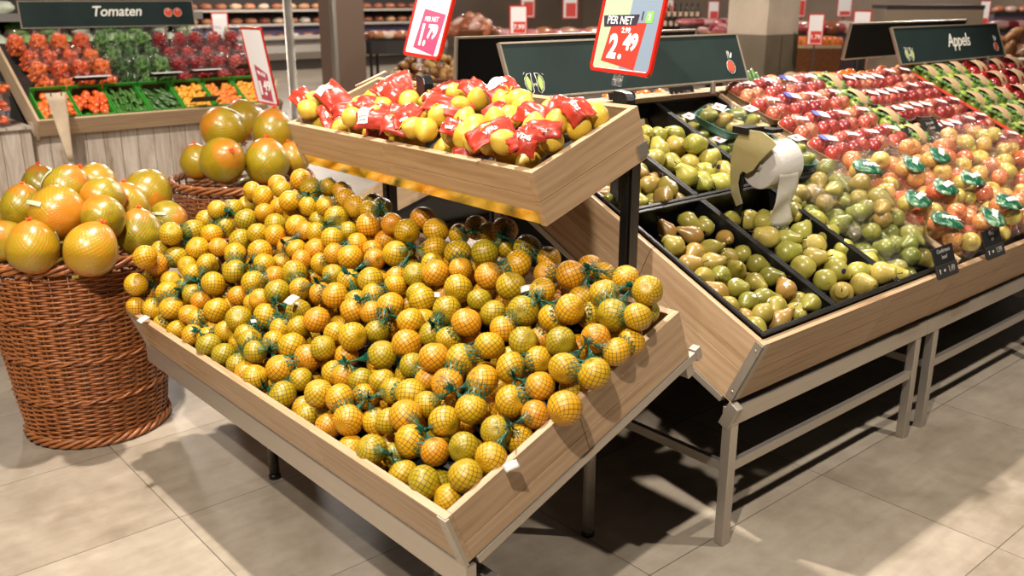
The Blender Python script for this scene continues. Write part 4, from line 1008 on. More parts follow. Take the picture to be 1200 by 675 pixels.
# ------------------------------------------------------------------ packs and bags
AP=[apple_mesh('apple',i) for i in range(2)]
def apple_at(b,M,ap=None):
    pass
def packproto(name,kind):
    """small trays: fruit parts, tray, film, label; local x across, y up-slope, z off the table, metres"""
    o=proto(name)
    r={'punnet':.034,'apple':.036}.get('punnet' if kind=='pear' else 'apple')
    if kind=='pear':
        w,d,spots=.125,.19,[(-.028,.045),(.028,.05),(0,-.012),(-.0,-.06)]
        mat,meshes=M_PEARG,PE;tm=M_TRAYG
    elif kind in('red6','dark6'):
        w,d=.225,.15;spots=[(x,y) for y in(-.036,.036) for x in(-.072,0,.072)];mat=M_APR;meshes=AP;tm=plain('clear_tray','#B9A9A4',.3)
    elif kind=='red4':
        w,d=.15,.15;spots=[(x,y) for y in(-.036,.036) for x in(-.036,.036)];mat=M_APR;meshes=AP;tm=M_CARD
    elif kind=='leaf':
        w,d=.155,.15;spots=[(x,y) for y in(-.036,.036) for x in(-.036,.036)];mat=M_APG;meshes=AP;tm=M_CARD
    elif kind=='box':
        w,d=.23,.155;spots=[(x,y) for y in(-.037,.037) for x in(-.074,0,.074)];mat=M_APD;meshes=AP;tm=M_CARD
    # tray
    t=B();hh=.035
    def tr(u,v):
        a=2*math.pi*u;ca,sa=math.cos(a),math.sin(a)
        k=(abs(ca)**4+abs(sa)**4)**-.25
        s_=[.0,.82,.95,1.0,1.04][min(4,int(round(v*4)))];z=[.0,.0,.012,hh,hh+.001][min(4,int(round(v*4)))]
        return Vector((ca*k*w/2*s_,sa*k*d/2*s_,z))
    t.grid(tr,32,4,cu=True);pkid('tray',t,tm,o,solid=.0018)
    rr=.034 if kind=='pear' else .0355
    for i,(x,y) in enumerate(spots):
        me=meshes[i%len(meshes)].copy();me.materials.clear();me.materials.append(mat)
        f=bpy.data.objects.new('pear' if kind=='pear' else 'apple',me);COL.objects.link(f);kid(f,o)
        z=.042 if not(kind=='pear' and i==3) else .04
        f.matrix_basis=T(x,y,z)@Matrix.Rotation(random.uniform(.5,1.5),4,'X')@RZ(random.uniform(0,6))@S(rr*(.9 if kind=='pear' else 1))
    # film
    def fl(u,v):
        a=2*math.pi*u;ca,sa=math.cos(a),math.sin(a);k=(abs(ca)**3+abs(sa)**3)**(-1/3)
        s_=math.cos(v*math.pi/2)**.35 if v<1 else 0
        x,y=ca*k*w/2*1.02*s_,sa*k*d/2*1.02*s_
        z=hh+ (.046)*math.sin(v*math.pi/2)
        # sag between fruits
        m=min(math.hypot(x-p,y-q) for p,q in spots)
        return Vector((x,y,z-.25*max(0,m-.012)*math.sin(v*math.pi/2)**.5 +.0015*math.sin(a*9+v*8)))
    if kind in('pear','red6','red4','dark6'):
        pkid('film',B().grid(fl,36,7,cu=True),M_FILM,o)
    return o,w,d
def lab(o,b,mat,name='label'): pkid(name,b,mat,o)
pk_pear,_,_=packproto('pear_punnet','pear')
lab(pk_pear,B().box(T(.018,.028,.080)@RZ(.15)@RX(-.1),(-.035,-.022,0),(.035,.022,.0012)),M_PAPER)
lab(pk_pear,B().lathe(T(.010,.030,.0815)@RX(-.1),[(.0,.0008),(.010,.0008),(.010,0)],12),M_PRICE,'red_mark')
pk_blue,_,_=packproto('apple_pack','red4')
lab(pk_blue,B().box(T(-.005,.015,.0815)@RZ(-.5),(-.045,-.020,0),(-.012,.020,.0012)),M_BLUEL,'blue_label')
lab(pk_blue,B().box(T(-.005,.015,.0815)@RZ(-.5),(-.012,-.018,0),(.035,.018,.0012)),M_PAPER)
pk_plain,_,_=packproto('apple_pack','red4')
lab(pk_plain,B().box(T(.005,.01,.0815)@RZ(-.45)@RX(-.05),(-.03,-.013,0),(.03,.013,.0012)),M_PAPER)
pk_red6,_,_=packproto('apple_pack','red6')
for k in (-1,1): lab(pk_red6,B().box(T(.055*k,.0,.0815)@RZ(-.45),(-.042,-.02,0),(.042,.02,.0012)),M_PAPER)
def cover(o,w,d,mat2,leaves):
    """open card sleeve arching over the fruit, printed with leaves at its two ends"""
    b=B().grid(lambda u,v:Vector(((u-.5)*w*.42,(v-.5)*d*1.04,.018+.066*math.sin(math.pi*min(1,max(0,v)))**.45)),6,10)
    pkid('card_sleeve',b,M_CARD,o,solid=.0012)
    if leaves:
        for sx in (-1,1):
            for k in range(9):
                cx,cy=sx*w*(.24+.05*(k%3)),(-.45+.11*k)*d*.9
                lb_=B().grid(lambda u,v,cx=cx,cy=cy,k=k:T(cx,cy,.074-abs(cy)*.25)@RZ(k*1.7)@Vector(((v-.5)*.05,math.sin(math.pi*v)*(u-.5)*.028,.004*math.cos((u-.5)*3)+.004*math.sin(k))),2,5)
                pkid('printed_leaf',lb_,M_CARDG,o,solid=.0008)
pk_leaf,_,_=packproto('apple_pack','leaf');cover(pk_leaf,.155,.15,None,True)
pk_box,_,_=packproto('apple_pack','box');cover(pk_box,.23,.155,None,False)
pk_gbox,_,_=packproto('apple_pack','leaf');cover(pk_gbox,.18,.15,None,True)
def place(pr,x,s_,n,label,cat,group,rz=0,sc=1): 
    return dup(pr,PF(x,s_,n)@RZ(rz+random.uniform(-.08,.08))@RX(random.uniform(-.04,.04))@S(sc),label,cat,group)
def fillgrid(pr,xs,ss,n,fmt,cat,group,rz=0,sc=1,jx=.008):
    for j,s_ in enumerate(ss):
        for i,x in enumerate(xs):
            place(pr,x+random.uniform(-jx,jx),s_+random.uniform(-jx,jx),n,fmt.format(c=ORD[i],r=ORD[j]),cat,group,rz,sc)
fillgrid(pk_pear,(.87,.995,1.12),(.72,.90,1.08),-.075,'sea-green punnet of pears, row {r} from the price tags, {c} from the left','punnet','pear punnets',rz=.1,sc=.98)
for i,(x,s_,rz) in enumerate(((.93,1.0,.25),(1.08,.97,.05),(1.10,.74,-.1))):
    place(pk_pear,x,s_,.005,'sea-green pear punnet on the upper layer, %s from the left'%ORD[i],'punnet','upper layer of pear punnets',rz)
def pairs(xs,ss,n,group,what):
    k=0
    for j,s_ in enumerate(ss):
        for i,x in enumerate(xs):
            pr=pk_blue if (i,j) in ((0,0),(1,1),(1,2),(2,3)) else pk_plain
            place(pr,x,s_,n+.004*(i%2),'red apple pack with %s label, %s %s, %s from left'%('blue and white' if pr is pk_blue else 'white',what,ORD[j],ORD[i]),'apple pack',group,rz=.12)
pairs((1.32,1.48,1.64,1.80),(.72,.88,1.04,1.18),.0,'red apple packs with labels','row')
fillgrid(pk_leaf,(1.965,),(.70,.86,1.02,1.17),.0,'leaf-printed card pack of green apples, {r} from the price tags','apple pack','leaf-printed green apple packs')
fillgrid(pk_red6,(2.17,2.345),(.72,.88,1.03,1.17),.004,'pink-red apple pack with two white labels, row {r} up, {c} from the left','apple pack','white-labelled apple packs',rz=.0,sc=.78)
fillgrid(pk_plain,(2.49,2.64),(.36,.53,.70,.86,1.02,1.17),.004,'red apple pack with a white label beside the divider, row {r}, column {c}','apple pack','red apple packs past the divider')
cb=B().box(PF(2.735,.30,.0),(0,0,-.12),(.05,.94,.055));o=obj('display_box',cb,M_BLACKM)
tag(o,'long narrow black and red box edge between red packs and green apples','display box')
lo_=B()
for i in range(1): lo_.box(PF(2.735,.32+i*.1,.0551),(.004,0,0),(.046,.86,.001))
oo=obj('red_print',lo_,M_PRICE,None);oo.parent=o
fillgrid(pk_gbox,(2.88,3.05,3.22),(.40,.56,.72,.88,1.03,1.17),.004,'card pack of bright green apples with leaf print, row {r}, column {c}','apple pack','boxed green apples',sc=1.05)
fillgrid(pk_box,(3.47,3.72,3.97),(.56,.72,.88,1.03,1.17),.006,'kraft card pack of dark red apples, row {r}, column {c}','apple pack','kraft packs of dark apples')
# ---- plastic bags
def bagproto(name,fr,mat,meshes,rad,n,w,d,hh,green=False,seed=1):
    rn=random.Random(seed);o=proto(name);pos=[]
    tries=0
    while len(pos)<n and tries<4000:
        tries+=1
        p=Vector((rn.uniform(-w/2+rad,w/2-rad),rn.uniform(-d/2+rad,d/2-rad),0))
        p.z=rad*.95
        while any((p-q).length<rad*1.86 for q in pos) and p.z<hh: p.z+=.006
        if p.z<hh: pos.append(p)
    for i,p in enumerate(pos):
        me=meshes[i%len(meshes)].copy();me.materials.clear();me.materials.append(mat)
        f=bpy.data.objects.new(fr,me);COL.objects.link(f);kid(f,o)
        f.matrix_basis=T(*p)@Matrix.Rotation(rn.uniform(.6,2.2),4,'X')@RZ(rn.uniform(0,6))@Matrix.Rotation(rn.uniform(0,6),4,'Y')@S(rad*.96)
    off=Vector((seed*2.9,seed,0))
    def hull(p,u,v):
        # support distance of the pile in this direction
        dmax=max((q-Vector((0,0,hh*.4))).dot(p)+rad for q in pos)
        dmax=max(dmax,.02)
        k=1.02+.05*abs(noise.noise(p*3.2+off))+.03*noise.noise(p*7+off)
        q=Vector((p.x,p.y,p.z))*dmax*k*.93
        q.z=max(q.z+hh*.4,.002);return q
    pkid('bag_film',B().sphere(ID,40,24,hull),M_FILM,o)
    # gathered end
    def tail(u,v):
        a=2*math.pi*u;r=.045*(1-v)**2+.012+.045*v*v+.006*math.sin(a*6)
        return Vector((r*math.cos(a)*.8,d*.42+.075*v,hh*.55+r*math.sin(a)*.6+.02*v))
    pkid('gathered_end',B().grid(tail,24,6,cu=True),M_FILM,o)
    if green:
        q0=max(pos,key=lambda q:q.z-.15*abs(q.x)-.2*abs(q.y+.02));cx,cy=q0.x*.8,q0.y-.022;zt=max(q.z for q in pos)+rad*.98+.003
        def gl(u,v):
            s_,t_=(u-.5)*2,(v-.5)*2
            a=math.atan2(t_,s_);R_=max(abs(s_),abs(t_))
            x=math.cos(a)*R_*.066;y=math.sin(a)*R_*.046
            return Vector((cx+x,cy+y,zt-4.2*(x*x)-5.5*min(0,y+.01)**2-2*y*y))
        pkid('green_label',B().grid(gl,10,8),M_GREENL,o,solid=.001)
        t=text('lettering','APPEL',.028,T(cx,cy,zt+.0015),M_WHITE,bold=.001,shear=.2);kid(t,o)
    return o
BG1=[bagproto('pear_bag','pear',M_PEARG,PE,.032,9,.19,.24,.12,seed=s) for s in (3,8)]
BG2=[bagproto('apple_bag','apple',M_APB,AP,.036,10,.21,.24,.13,True,seed=s) for s in (4,9)]
BG3=[bagproto('apple_bag','apple',M_APB,AP,.037,9,.21,.25,.13,seed=s) for s in (5,12)]
for i,(x,s_,n,rz) in enumerate(((.91,.52,-.085,.2),(1.10,.52,-.06,-.3),(.99,.33,-.05,.5),(1.11,.19,-.07,-.2),(.97,.17,-.09,.35),(1.10,.36,-.02,.1))):
    dup(BG1[i%2],PF(x,s_,n)@RZ(rz)@S(1.08),['clear bag of green pears against the price tag row, left one','clear bag of green pears at the upper right of the crate','clear bag of green pears in the middle of the crate','clear bag of green pears beside the front black price tag','clear bag of green pears at the front rim next to loose pears','topmost clear bag of green pears in the crate'][i],'bag of pears','bagged pears')
k=0
for j,s_ in enumerate((.15,.335,.52)):
    for i,x in enumerate((1.30,1.52,1.74)):
        dup(BG2[k%2],PF(x+random.uniform(-.01,.01),s_,-.062+.012*(k%3))@RZ(random.uniform(-.5,.5))@S(1.08),'clear apple bag with green printed label, row %s from the front, %s from the left'%(ORD[j],ORD[i]),'bag of apples','green-labelled apple bags');k+=1
for j,s_ in enumerate((.15,.34,.53)):
    for i,x in enumerate((1.95,2.17,2.37)):
        dup(BG3[k%2],PF(x,s_,-.055+.014*(k%3))@RZ(random.uniform(-.7,.7))@S(1.1),'clear bag of red and yellow apples, row %s from the front, %s from the left'%(ORD[j],ORD[i]),'bag of apples','bagged red and yellow apples');k+=1
# ------------------------------------------------------------------ the shop behind
def at(x,y,z):
    d=ray(x,y);t=(z-CH)/d.z;return Vector((d.x*t,d.y*t,z))
M_SHELF=plain('shelf_grey','#8D8985',.4,.3)
M_SHELFD=plain('shelf_dark','#2A2421',.6)
M_LAV=plain('lavender_panel','#9A8FC0',.5)
M_SKIRT=plain('counter_skirt','#3A332D',.5)
M_PURP=plain('purple_grey','#5B4A58',.6)
M_COLW=plain('column_plaster','#B6A795',.7,var=2)
M_COLD=plain('column_dado','#6B604E',.6,var=2)
M_COLB=plain('column_brown','#7B6658',.35,.2)
M_KRAFT=plain('paper_bag','#C9B49A',.7,var=8)
# tomato display
TY0,TZ0,tb_=6.8,.826,31*D2R
TS=Vector((0,math.cos(tb_),math.sin(tb_)));TN=Vector((0,-math.sin(tb_),math.cos(tb_)))
def TF(x,s,n): return frame(Vector((x,TY0,TZ0))+TS*s+TN*n,(1,0,0),TS,TN)
e=empty('display_table',(3,6.9,0),'tomato display with a pale wooden rim on a whitewashed plank base','display table')
obj('plank_base',B().box(ID,(1.66,6.89,.01),(3.47,6.93,.80)).box(ID,(1.66,6.93,.01),(1.70,8.3,.72)),M_WHITEW,e)
obj('plinth',B().box(ID,(1.66,6.91,0),(3.47,6.95,.06)),M_SHELFD,e)
obj('rim_board',B().box(TF(1.70,0,0),(0,-.02,-.13),(1.77,0,0)),M_TABLEW,e,bevel=.002)
obj('side_board',B().box(TF(3.46,0,0),(0,-.02,-.16),(.02,1.05,.0)),M_TABLEW,e,bevel=.002)
obj('side_board',B().box(TF(1.70,0,0),(-.02,-.02,-.16),(0,1.05,.0)),M_TABLEW,e,bevel=.002)
obj('deck',B().box(TF(1.70,0,0),(0,0.001,-.11),(1.75,1.05,-.10)),M_SHELFD,e)
obj('back_support',B().box(ID,(1.72,7.75,.0),(3.4,7.8,1.25)),M_SHELFD,e)
e=empty('base_cabinet',(.4,7,0),'whitewashed plank cabinet end left of the tomato display with snack boxes on top','cabinet')
obj('plank_front',B().box(ID,(-1.2,6.82,.01),(1.64,6.86,.765)),M_WHITEW,e)
obj('top_board',B().box(ID,(-1.2,6.80,.766),(1.645,7.6,.785)),M_WHITEW,e)
# crates of small vegetables in the front row
cols=[('orange snack peppers',M_PEPO,(.022,.055)),('orange snack peppers',M_PEPO,(.022,.055)),('snack cucumbers',M_CUC,(.012,.075)),('snack cucumbers',M_CUC,(.012,.075)),('mixed cherry tomatoes',M_TOMM,(.017,.017)),('mixed cherry tomatoes',M_TOMM,(.017,.017)),('mixed cherry tomatoes',M_TOMM,(.017,.017))]
for i,(nm,mt,(r,l)) in enumerate(cols):
    x=1.73+i*.245+(.0);M=TF(x,.015,-.09);w,d=.235,.30
    e=empty('vegetable_crate',M,'green-rimmed crate of %s, %s from the left in the front row'%(nm,ORD[i]),'crate','green crates in the front row of the tomato display')
    e_=B().box(M,(0,0,0),(w,.008,.085)).box(M,(0,d-.008,0),(w,d,.12)).box(M,(0,.008,0),(.008,d-.008,.085)).box(M,(w-.008,.008,0),(w,d-.008,.085)).box(M,(0,0,-.0),(w,d,.006))
    obj('walls',e_,M_GREENCR,e)
    obj('printed_band',B().box(M,(.03,d-.0085,.02),(w-.03,d-.0095,.10)),M_BROWN,e)
    hb=B();rn=random.Random(i+50)
    for k in range(150 if r==l else 46):
        p=Vector((rn.uniform(.02,w-.02),rn.uniform(.02,d-.03),rn.uniform(.05,.082)))
        hb.sphere(M@T(*p)@RZ(rn.uniform(-.8,.8) if l<.07 else rn.uniform(-.4,.4)+(.7 if i==3 else 0))@S(r,max(l*.6,r),r),8,6)
    o=obj(nm.replace(' ','_'),hb,mt,e);o['kind']='stuff'
# cups of snack vegetables
M_CUP=film('cup_film',op=.05,rough=.12)
def cup(name,mat,r,l):
    o=proto(name);rn=random.Random(3)
    hb=B()
    for k in range(46):
        a=rn.uniform(0,6.28);q=rn.uniform(.3,1)**.5*.045;z=rn.uniform(.02,.11)
        hb.sphere(T(q*math.cos(a),q*math.sin(a),z)@Matrix.Rotation(rn.uniform(0,3),4,Vector((rn.gauss(0,1),rn.gauss(0,1),.2)).normalized())@S(r,r,l),8,6)
    c=pkid('vegetables',hb,mat,o);c['kind']='stuff'
    pkid('clear_cup',B().lathe(ID,[(0,0),(.058,0),(.062,.02),(.068,.12),(.072,.125),(.07,.135),(.055,.16),(.03,.168),(0,.17)],20),M_CUP,o)
    pkid('base_label',B().lathe(ID,[(.0585,.004),(.0625,.03)],20),mat,o)
    return o
C_O=cup('snack_cup',M_PEPO,.017,.034);C_G=cup('snack_cup',M_CUC,.012,.045);C_R=cup('snack_cup',M_TOM,.014,.014)
def cups(s_,z,row,off):
    kinds=[(C_O,'orange peppers')]*4+[(C_G,'snack cucumbers')]*3+[(C_R,'red cherry tomatoes')]*5
    for i,(pr,nm) in enumerate(kinds):
        M=TF(1.80+off+i*.146,s_,z)@RX(-.25+random.uniform(-.1,.1))@RY(random.uniform(-.15,.15))
        dup(pr,M,'clear cup of %s, %s row of the display, %s from left'%(nm,row,ORD[i]),'vegetable cup','cups of snack vegetables')
cups(.46,-.02,'lower',.03);cups(.80,-.02,'upper',.0)
cups(.37,-.09,'tucked lower',.05);cups(.68,-.08,'tucked upper',.04)
def flatbox(x,y,z,label):
    M=T(x,y,z)
    e=empty('snack_box',M,label,'box','stacked clear boxes of orange peppers')
    hb=B();rn=random.Random(int(x*100+z*77))
    for k in range(22): hb.sphere(M@T(rn.uniform(-.05,.05),rn.uniform(-.07,.07),rn.uniform(.02,.07))@Matrix.Rotation(rn.uniform(0,3),4,'Z')@S(.018,.034,.018),8,6)
    o=obj('peppers',hb,M_PEPO,e);o['kind']='stuff'
    obj('clear_box',B().box(M,(-.07,-.09,.001),(.07,.09,.092)),M_FILM,e,bevel=.008)
for c,x in enumerate((1.33,1.49)):
    for k in range(3):
        flatbox(x+.012*(2-k)*(-1),6.93,.786+k*.097,'clear box of orange peppers, %s from the bottom of the %s stack'%(ORD[k],['outer left','inner'][c]))
# tags and sign on the tomato display
def shelf_tag(x,s_,n,w,h,top,label):
    M=TF(x,s_,n)@RX(.55);e=empty('price_tag',M,label,'price tag','price tags on the tomato display')
    obj('card',B().box(M,(-w/2,-.004,0),(w/2,0,h)),M_BROWN if top!='white' else M_BLACKM,e)
    if top: 
        obj('paper',B().box(M@T(0,0,h)@RX(.5),(-w/2,-.004,0),(w/2,0,h*.8)),M_PAPER,e)
        obj('pink_price',B().box(M@T(0,0,h)@RX(.5),(w*.12,-.0055,h*.1),(w*.46,-.0042,h*.7)),M_PINK,e)
shelf_tag(2.13,.34,.05,.24,.07,'white','black shelf tag with a white paper over the orange peppers')
shelf_tag(2.66,.34,.05,.22,.07,'white','black shelf tag with a white paper over the cucumbers')
shelf_tag(2.98,.36,.05,.22,.06,'paper','white and pink shelf tag before the red tomato cups')
shelf_tag(3.33,.36,.07,.18,.08,'','plain brown shelf tag before the red tomato cups')
shelf_tag(2.84,.03,.03,.2,.09,'','plain brown shelf tag at the rim beside the cherry tomatoes')
e=board('hanging_sign',1.87,3.17,1.58,'dark chalkboard reading Tomaten with two drawn tomatoes',txt=None,art=False,lean=.02,y=7.6,h=.195)
Fm=frame((1.87,7.6,1.385),(1,0,0),Vector((0,.02,.195)).normalized(),Vector((0,-1,.1)).normalized())
text('lettering','Tomaten',.105,Fm@T(.69,.115,.003),M_CHALK,e,bold=.0015,shear=.25,sp=.98)
for k,x in enumerate((1.09,1.165)):
    obj('drawn_tomato',B().lathe(Fm@T(x,.105,.002),[(0,.002),(.022,.002),(.031,0)],16),M_CHALKR,e)
    o=B().tube([Fm@Vector((x+.033*math.cos(a),.105+.033*math.sin(a),.004)) for a in [q*math.pi/8 for q in range(17)]],.0014,5)
    for q in (-.5,.2,.9): o.tube([Fm@Vector((x,.13,.005)),Fm@Vector((x+.018*math.sin(q),.13-.016*math.cos(q),.005))],.0014,5)
    obj('chalk_lines',o,M_CHALK,e)
for x in (1.95,3.1):
    obj('post',B().box(ID,(x,7.62,1.2),(x+.015,7.635,1.39)),M_ALU,e)
# paper bag sheaves hooked on the rim
for x,y,lb_ in ((1.80,6.72,'pale paper bags hanging from the left end of the tomato display rim'),(3.33,6.70,'pale paper bags hanging near the right end of the tomato display rim')):
    w=.13;z1=1.0
    b=B().grid(lambda u,v:Vector((x-w/2*(1-.78*v)+w*(1-.78*v)*u+.03*v,y-.012*math.sin(u*3.14)*(1-v)-.03*v,z1-.46*v)),6,8)
    o=obj('paper_bags',b,M_KRAFT,None,solid=.012);tag(o,lb_,'paper bags')
    h=B()
    for q in (.25,.75): h.tube([(x-w/2+w*q,y-.015,z1-.02),(x-w/2+w*q,y-.02,z1+.01),(x-w/2+w*q,y+.05,z1+.0),(x-w/2+w*q,y+.10,.83)],.003,6)
    k=obj('hooks',h,M_BLACK);k.parent=o
# chiller of greens behind
e=empty('chiller_cabinet',(3,9.5,0),'open chiller cabinet of bagged salad behind the Tomaten sign','chiller')
obj('body',B().box(ID,(.6,8.9,0),(3.95,9.9,1.0)),M_SHELF,e)
bedF=frame((.6,8.85,1.02),(1,0,0),(0,.94,.34),(0,-.34,.94))
obj('bed',B().box(bedF,(0,0,0),(3.35,1.1,.02)),M_SHELFD,e)
obj('upper_shelf',B().box(ID,(.6,9.3,1.42),(3.95,9.85,1.46)),M_PAPER,e)
obj('shelf_rail',B().box(ID,(.6,9.27,1.40),(3.95,9.30,1.47)),M_SHELF,e)
obj('back_panel',B().box(ID,(.6,9.9,0),(3.95,9.96,2.3)),M_SHELFD,e)
lp=proto('salad_bag',B().sphere(S(.11,.10,.055),14,9,lambda p,u,v:p*(1+.25*noise.noise(p*3))).mesh('salad_bag'),M_LETT)
lp2=proto('salad_bag',B().sphere(S(.11,.10,.055),14,9,lambda p,u,v:p*(1+.25*noise.noise(p*3+Vector((4,0,0))))).mesh('salad_bag'),plain('salad_pale','#D5DDC6',.4,var=14))
for j in range(3):
    for i in range(13):
        dup([lp,lp2][(i*5+j*3)%3%2],bedF@T(.2+i*.25+random.uniform(-.03,.03),.12+j*.3,.07)@RZ(random.uniform(0,3)),'bagged salad in the chiller, %s row from the front, %s from the left'%(ORD[j],ORD[i]),'salad bag','salad bags in the chiller')
for i in range(11):
    dup(lp2 if i%3 else lp,T(.8+i*.28,9.5,1.52),'packed greens on the chiller upper shelf, %s from the left'%ORD[i],'vegetable pack','packs on the chiller upper shelf')
# steel pole and columns
o=obj('steel_pole',B().lathe(T(3.75,7.12,0),[(0,0),(.06,0),(.06,.01),(.035,.012),(.035,2.4),(0,2.4)],18),M_STEEL);tag(o,'slender steel pole standing right of the tomato display','pole')
c=at(390,112,0)
c=Vector((8.6,14.7,0))
b=B().box(ID,(c.x,c.y,0),(c.x+.62,c.y+.5,3.4));o=struct('column',b,M_COLB)
o2=obj('steel_edge',B().box(ID,(c.x-.02,c.y-.02,0),(c.x+.05,c.y+.1,3.4)),M_STEEL);o2.parent=o
struct('column',B().box(ID,(11.1,7.6,1.12),(11.85,8.25,3.4)),M_COLW)
o=struct('column_base',B().box(ID,(11.09,7.59,0),(11.86,8.26,1.12)),M_COLD)
o2=obj('joint',B().box(ID,(11.45,7.587,0),(11.46,7.592,1.12)),M_SHELFD);o2.parent=o
# long refrigerated counter
e=empty('chilled_counter',(10.5,20,0),'long chilled counter with a curved steel front and two lit food shelves','chilled counter')
X0,X1=6.4,15.0
obj('skirt',B().box(ID,(X0,20.1,0),(X1,20.9,.22)),M_SKIRT,e)
pf=[(20.0,.24),(19.93,.4),(19.95,.55),(20.05,.66),(20.3,.7),(20.9,.7),(20.9,.24)]
obj('curved_front',B().prism(Matrix(((0,0,1,0),(1,0,0,0),(0,1,0,0),(0,0,0,1))),pf,X0,X1),plain('counter_steel','#A39C93',.35,.6),e)
obj('rail',B().box(ID,(X0,19.9,.70),(X1,20.0,.78)),plain('counter_rail','#CFC8BE',.3,.4),e)
obj('lavender_panel',B().box(ID,(X0,20.55,.74),(X1,20.6,.98)),M_LAV,e)
for z in (.99,1.30): obj('shelf',B().box(ID,(X0,20.05,z),(X1,20.7,z+.05)),plain('counter_rail','',.3),e)
obj('back_panel',B().box(ID,(X0,20.72,.98),(X1,20.8,2.2)),M_SHELFD,e)
fp=[proto('food_pack',B().sphere(S(.14,.12,.07),10,7,lambda p,u,v:p*(1+.3*noise.noise(p*2+Vector((k,0,0))))).mesh('food_pack'),M_MEAT) for k in range(3)]
for j,(z,yy) in enumerate(((.76,20.25),(1.1,20.3),(1.41,20.3))):
    for i in range(24):
        dup(fp[(i+j)%3],T(6.7+i*.34,yy,z)@RZ(random.uniform(-.4,.4)),'packed food on the %s shelf of the long counter, %s from the left'%(['lowest','middle','upper'][j],ORD[i] if i<20 else ['twenty-first','twenty-second','twenty-third','twenty-fourth'][i-20]),'food pack','food packs on the long chilled counter')
# generic pieces further back
def tub(px,py,w,z,hh,label,items,n,size,cat,gl,mat=M_WICKD,name='wicker_tub',flat=.55,up=1):
    c=at(px,py,z);dist=math.hypot(c.x,c.y);r=w*dist/CF/2*1.03
    e=empty(name,(c.x,c.y,0),label,'basket')
    pr=[(0,z-hh),(r*.8,z-hh),(r*.98,z-.03),(r*1.04,z-.02),(r*1.04,z),(r*.92,z),(r*.9,z-.06),(0,z-.06)]
    obj('tub_body',B().lathe(T(c.x,c.y,0),pr,28),mat,e)
    obj('stand',B().lathe(T(c.x,c.y,0),[(0,0),(r*.7,0),(r*.7,z-hh-.001),(0,z-hh-.001)],20,),M_SHELFD,e)
    rn=random.Random(int(px))
    pts=[]
    t=0
    while len(pts)<n and t<n*60:
        t+=1
        a=rn.uniform(0,6.28);q=math.sqrt(rn.random())
        p=Vector((c.x+q*r*.9*math.cos(a),c.y+q*r*.9*math.sin(a),z-.02+up*(1-q*q)*r*flat))
        if all((p-o).length>size*1.35 for o in pts): pts.append(p)
    rw=rows(pts,lambda p:-p.z,lambda p:p.x*.757-p.y*.653,8)
    for i,p in enumerate(pts):
        dup(items[i%len(items)],T(*p)@rdir()@S(size/.1),gl%((('layer '+rw[i][0]+' from the top'),rw[i][1])),cat,gl.split(',')[0])
    return c,r
def blob(name,mat,s=(.1,.1,.1),k=.15): return proto(name,B().sphere(S(*s),12,8,lambda p,u,v:p*(1+k*noise.noise(p*2))).mesh(name),mat)
nut=blob('walnut',M_NUT);pk=blob('produce_pack',fruit('snack_pack_film',[(.2,'#7A3E2A'),(.5,'#B26A42'),(.8,'#C9A9A0')],9,jit=.6,rough=.3),(.13,.1,.07));orr=proto('orange',citrus_mesh('orange',3,.96,18,12),M_ORANGE);
orr.data=orr.data.copy();orr.data.materials.clear();orr.data.materials.append(M_ORANGE)
for v in orr.data.vertices: v.co*=.1
br=blob('bread_roll',M_BREAD,(.15,.07,.06));ml=blob('meat_pack',M_MEATR,(.14,.1,.05));bg=blob('onion_net',fruit('onion_net_bag',[(.3,'#8E2A26'),(.5,'#C7A782'),(.8,'#DAC6A6')],5,jit=.4,rough=.4),(.13,.09,.09),.25)
tub(503,88,92,.78,.4,'round wicker tub heaped with brown walnuts behind the lemon tray',[nut],64,.045,'walnut','brown walnut in the round tub, %s, %s from the left')
tub(553,34,50,1.12,.3,'wicker tub of wrapped snacks behind the 1.79 sign',[pk],26,.10,'snack pack','wrapped snack in the far wicker tub, %s, %s from the left')
tub(848,37,46,1.05,.3,'wide brown wicker tub of packed meat behind the green board',[ml],16,.11,'meat pack','meat pack in the wide brown tub, %s, %s from the left',mat=M_WICK,flat=.3)
tub(1180,62,34,1.0,.35,'wicker barrel of bread rolls right of the Appels sign',[br],22,.12,'bread roll','bread roll in the wicker barrel, %s, %s from the left',mat=M_WICK,flat=1.1)
# red framed signs further back
def farsign(x0,y0,x1,y1,z,label,panel=None,txt=None,topband=False,mat=M_PAPER,bm=M_RED):
    c=at((x0+x1)/2,y1,z);d=Vector((c.x,c.y,0));L=d.length
    zc=c.x*math.cos(CA)*math.cos(CP)+c.y*math.sin(CA)*math.cos(CP)+(CH-z)*math.sin(CP)
    w=(x1-x0)*zc/CF;h=(y1-y0)*zc/CF/.96
    d.normalize();r=Vector((d.y,-d.x,0));Fm=frame(c,r,(0,0,1),-d)
    e=empty('price_sign',c,label,'sign','distant red-framed price signs')
    t=w*.07
    obj('frame',B().box(Fm,(-w/2,0,-.01),(w/2,t,.004)).box(Fm,(-w/2,h-t,-.01),(w/2,h,.004)).box(Fm,(-w/2,t,-.01),(-w/2+t,h-t,.004)).box(Fm,(w/2-t,t,-.01),(w/2,h-t,.004)),bm,e)
    obj('paper',B().box(Fm,(-w/2+t,t,-.008),(w/2-t,h-t,0)),mat,e)
    if panel: obj('price_panel',B().box(Fm,(-w/2+w*.22,t+h*.03,.0005),(w/2-w*.12,h*panel,.002)),M_PRICE,e)
    if topband: obj('top_band',B().box(Fm,(-w/2,h*.72,.0045),(w/2,h,.006)),M_RED,e);text('lettering',topband,w*.28,Fm@T(0,h*.85,.0065),M_WHITE,e,bold=.001)
    if txt: text('lettering',txt,w*.36,Fm@T(.03*w,t+h*panel*.5,.003),M_WHITE,e,bold=w*.008)
    obj('pole',B().tube([Fm@Vector((0,0,-.02)),(c.x+d.x*.02,c.y+d.y*.02,0.0)],.012,6),M_SHELFD,e)
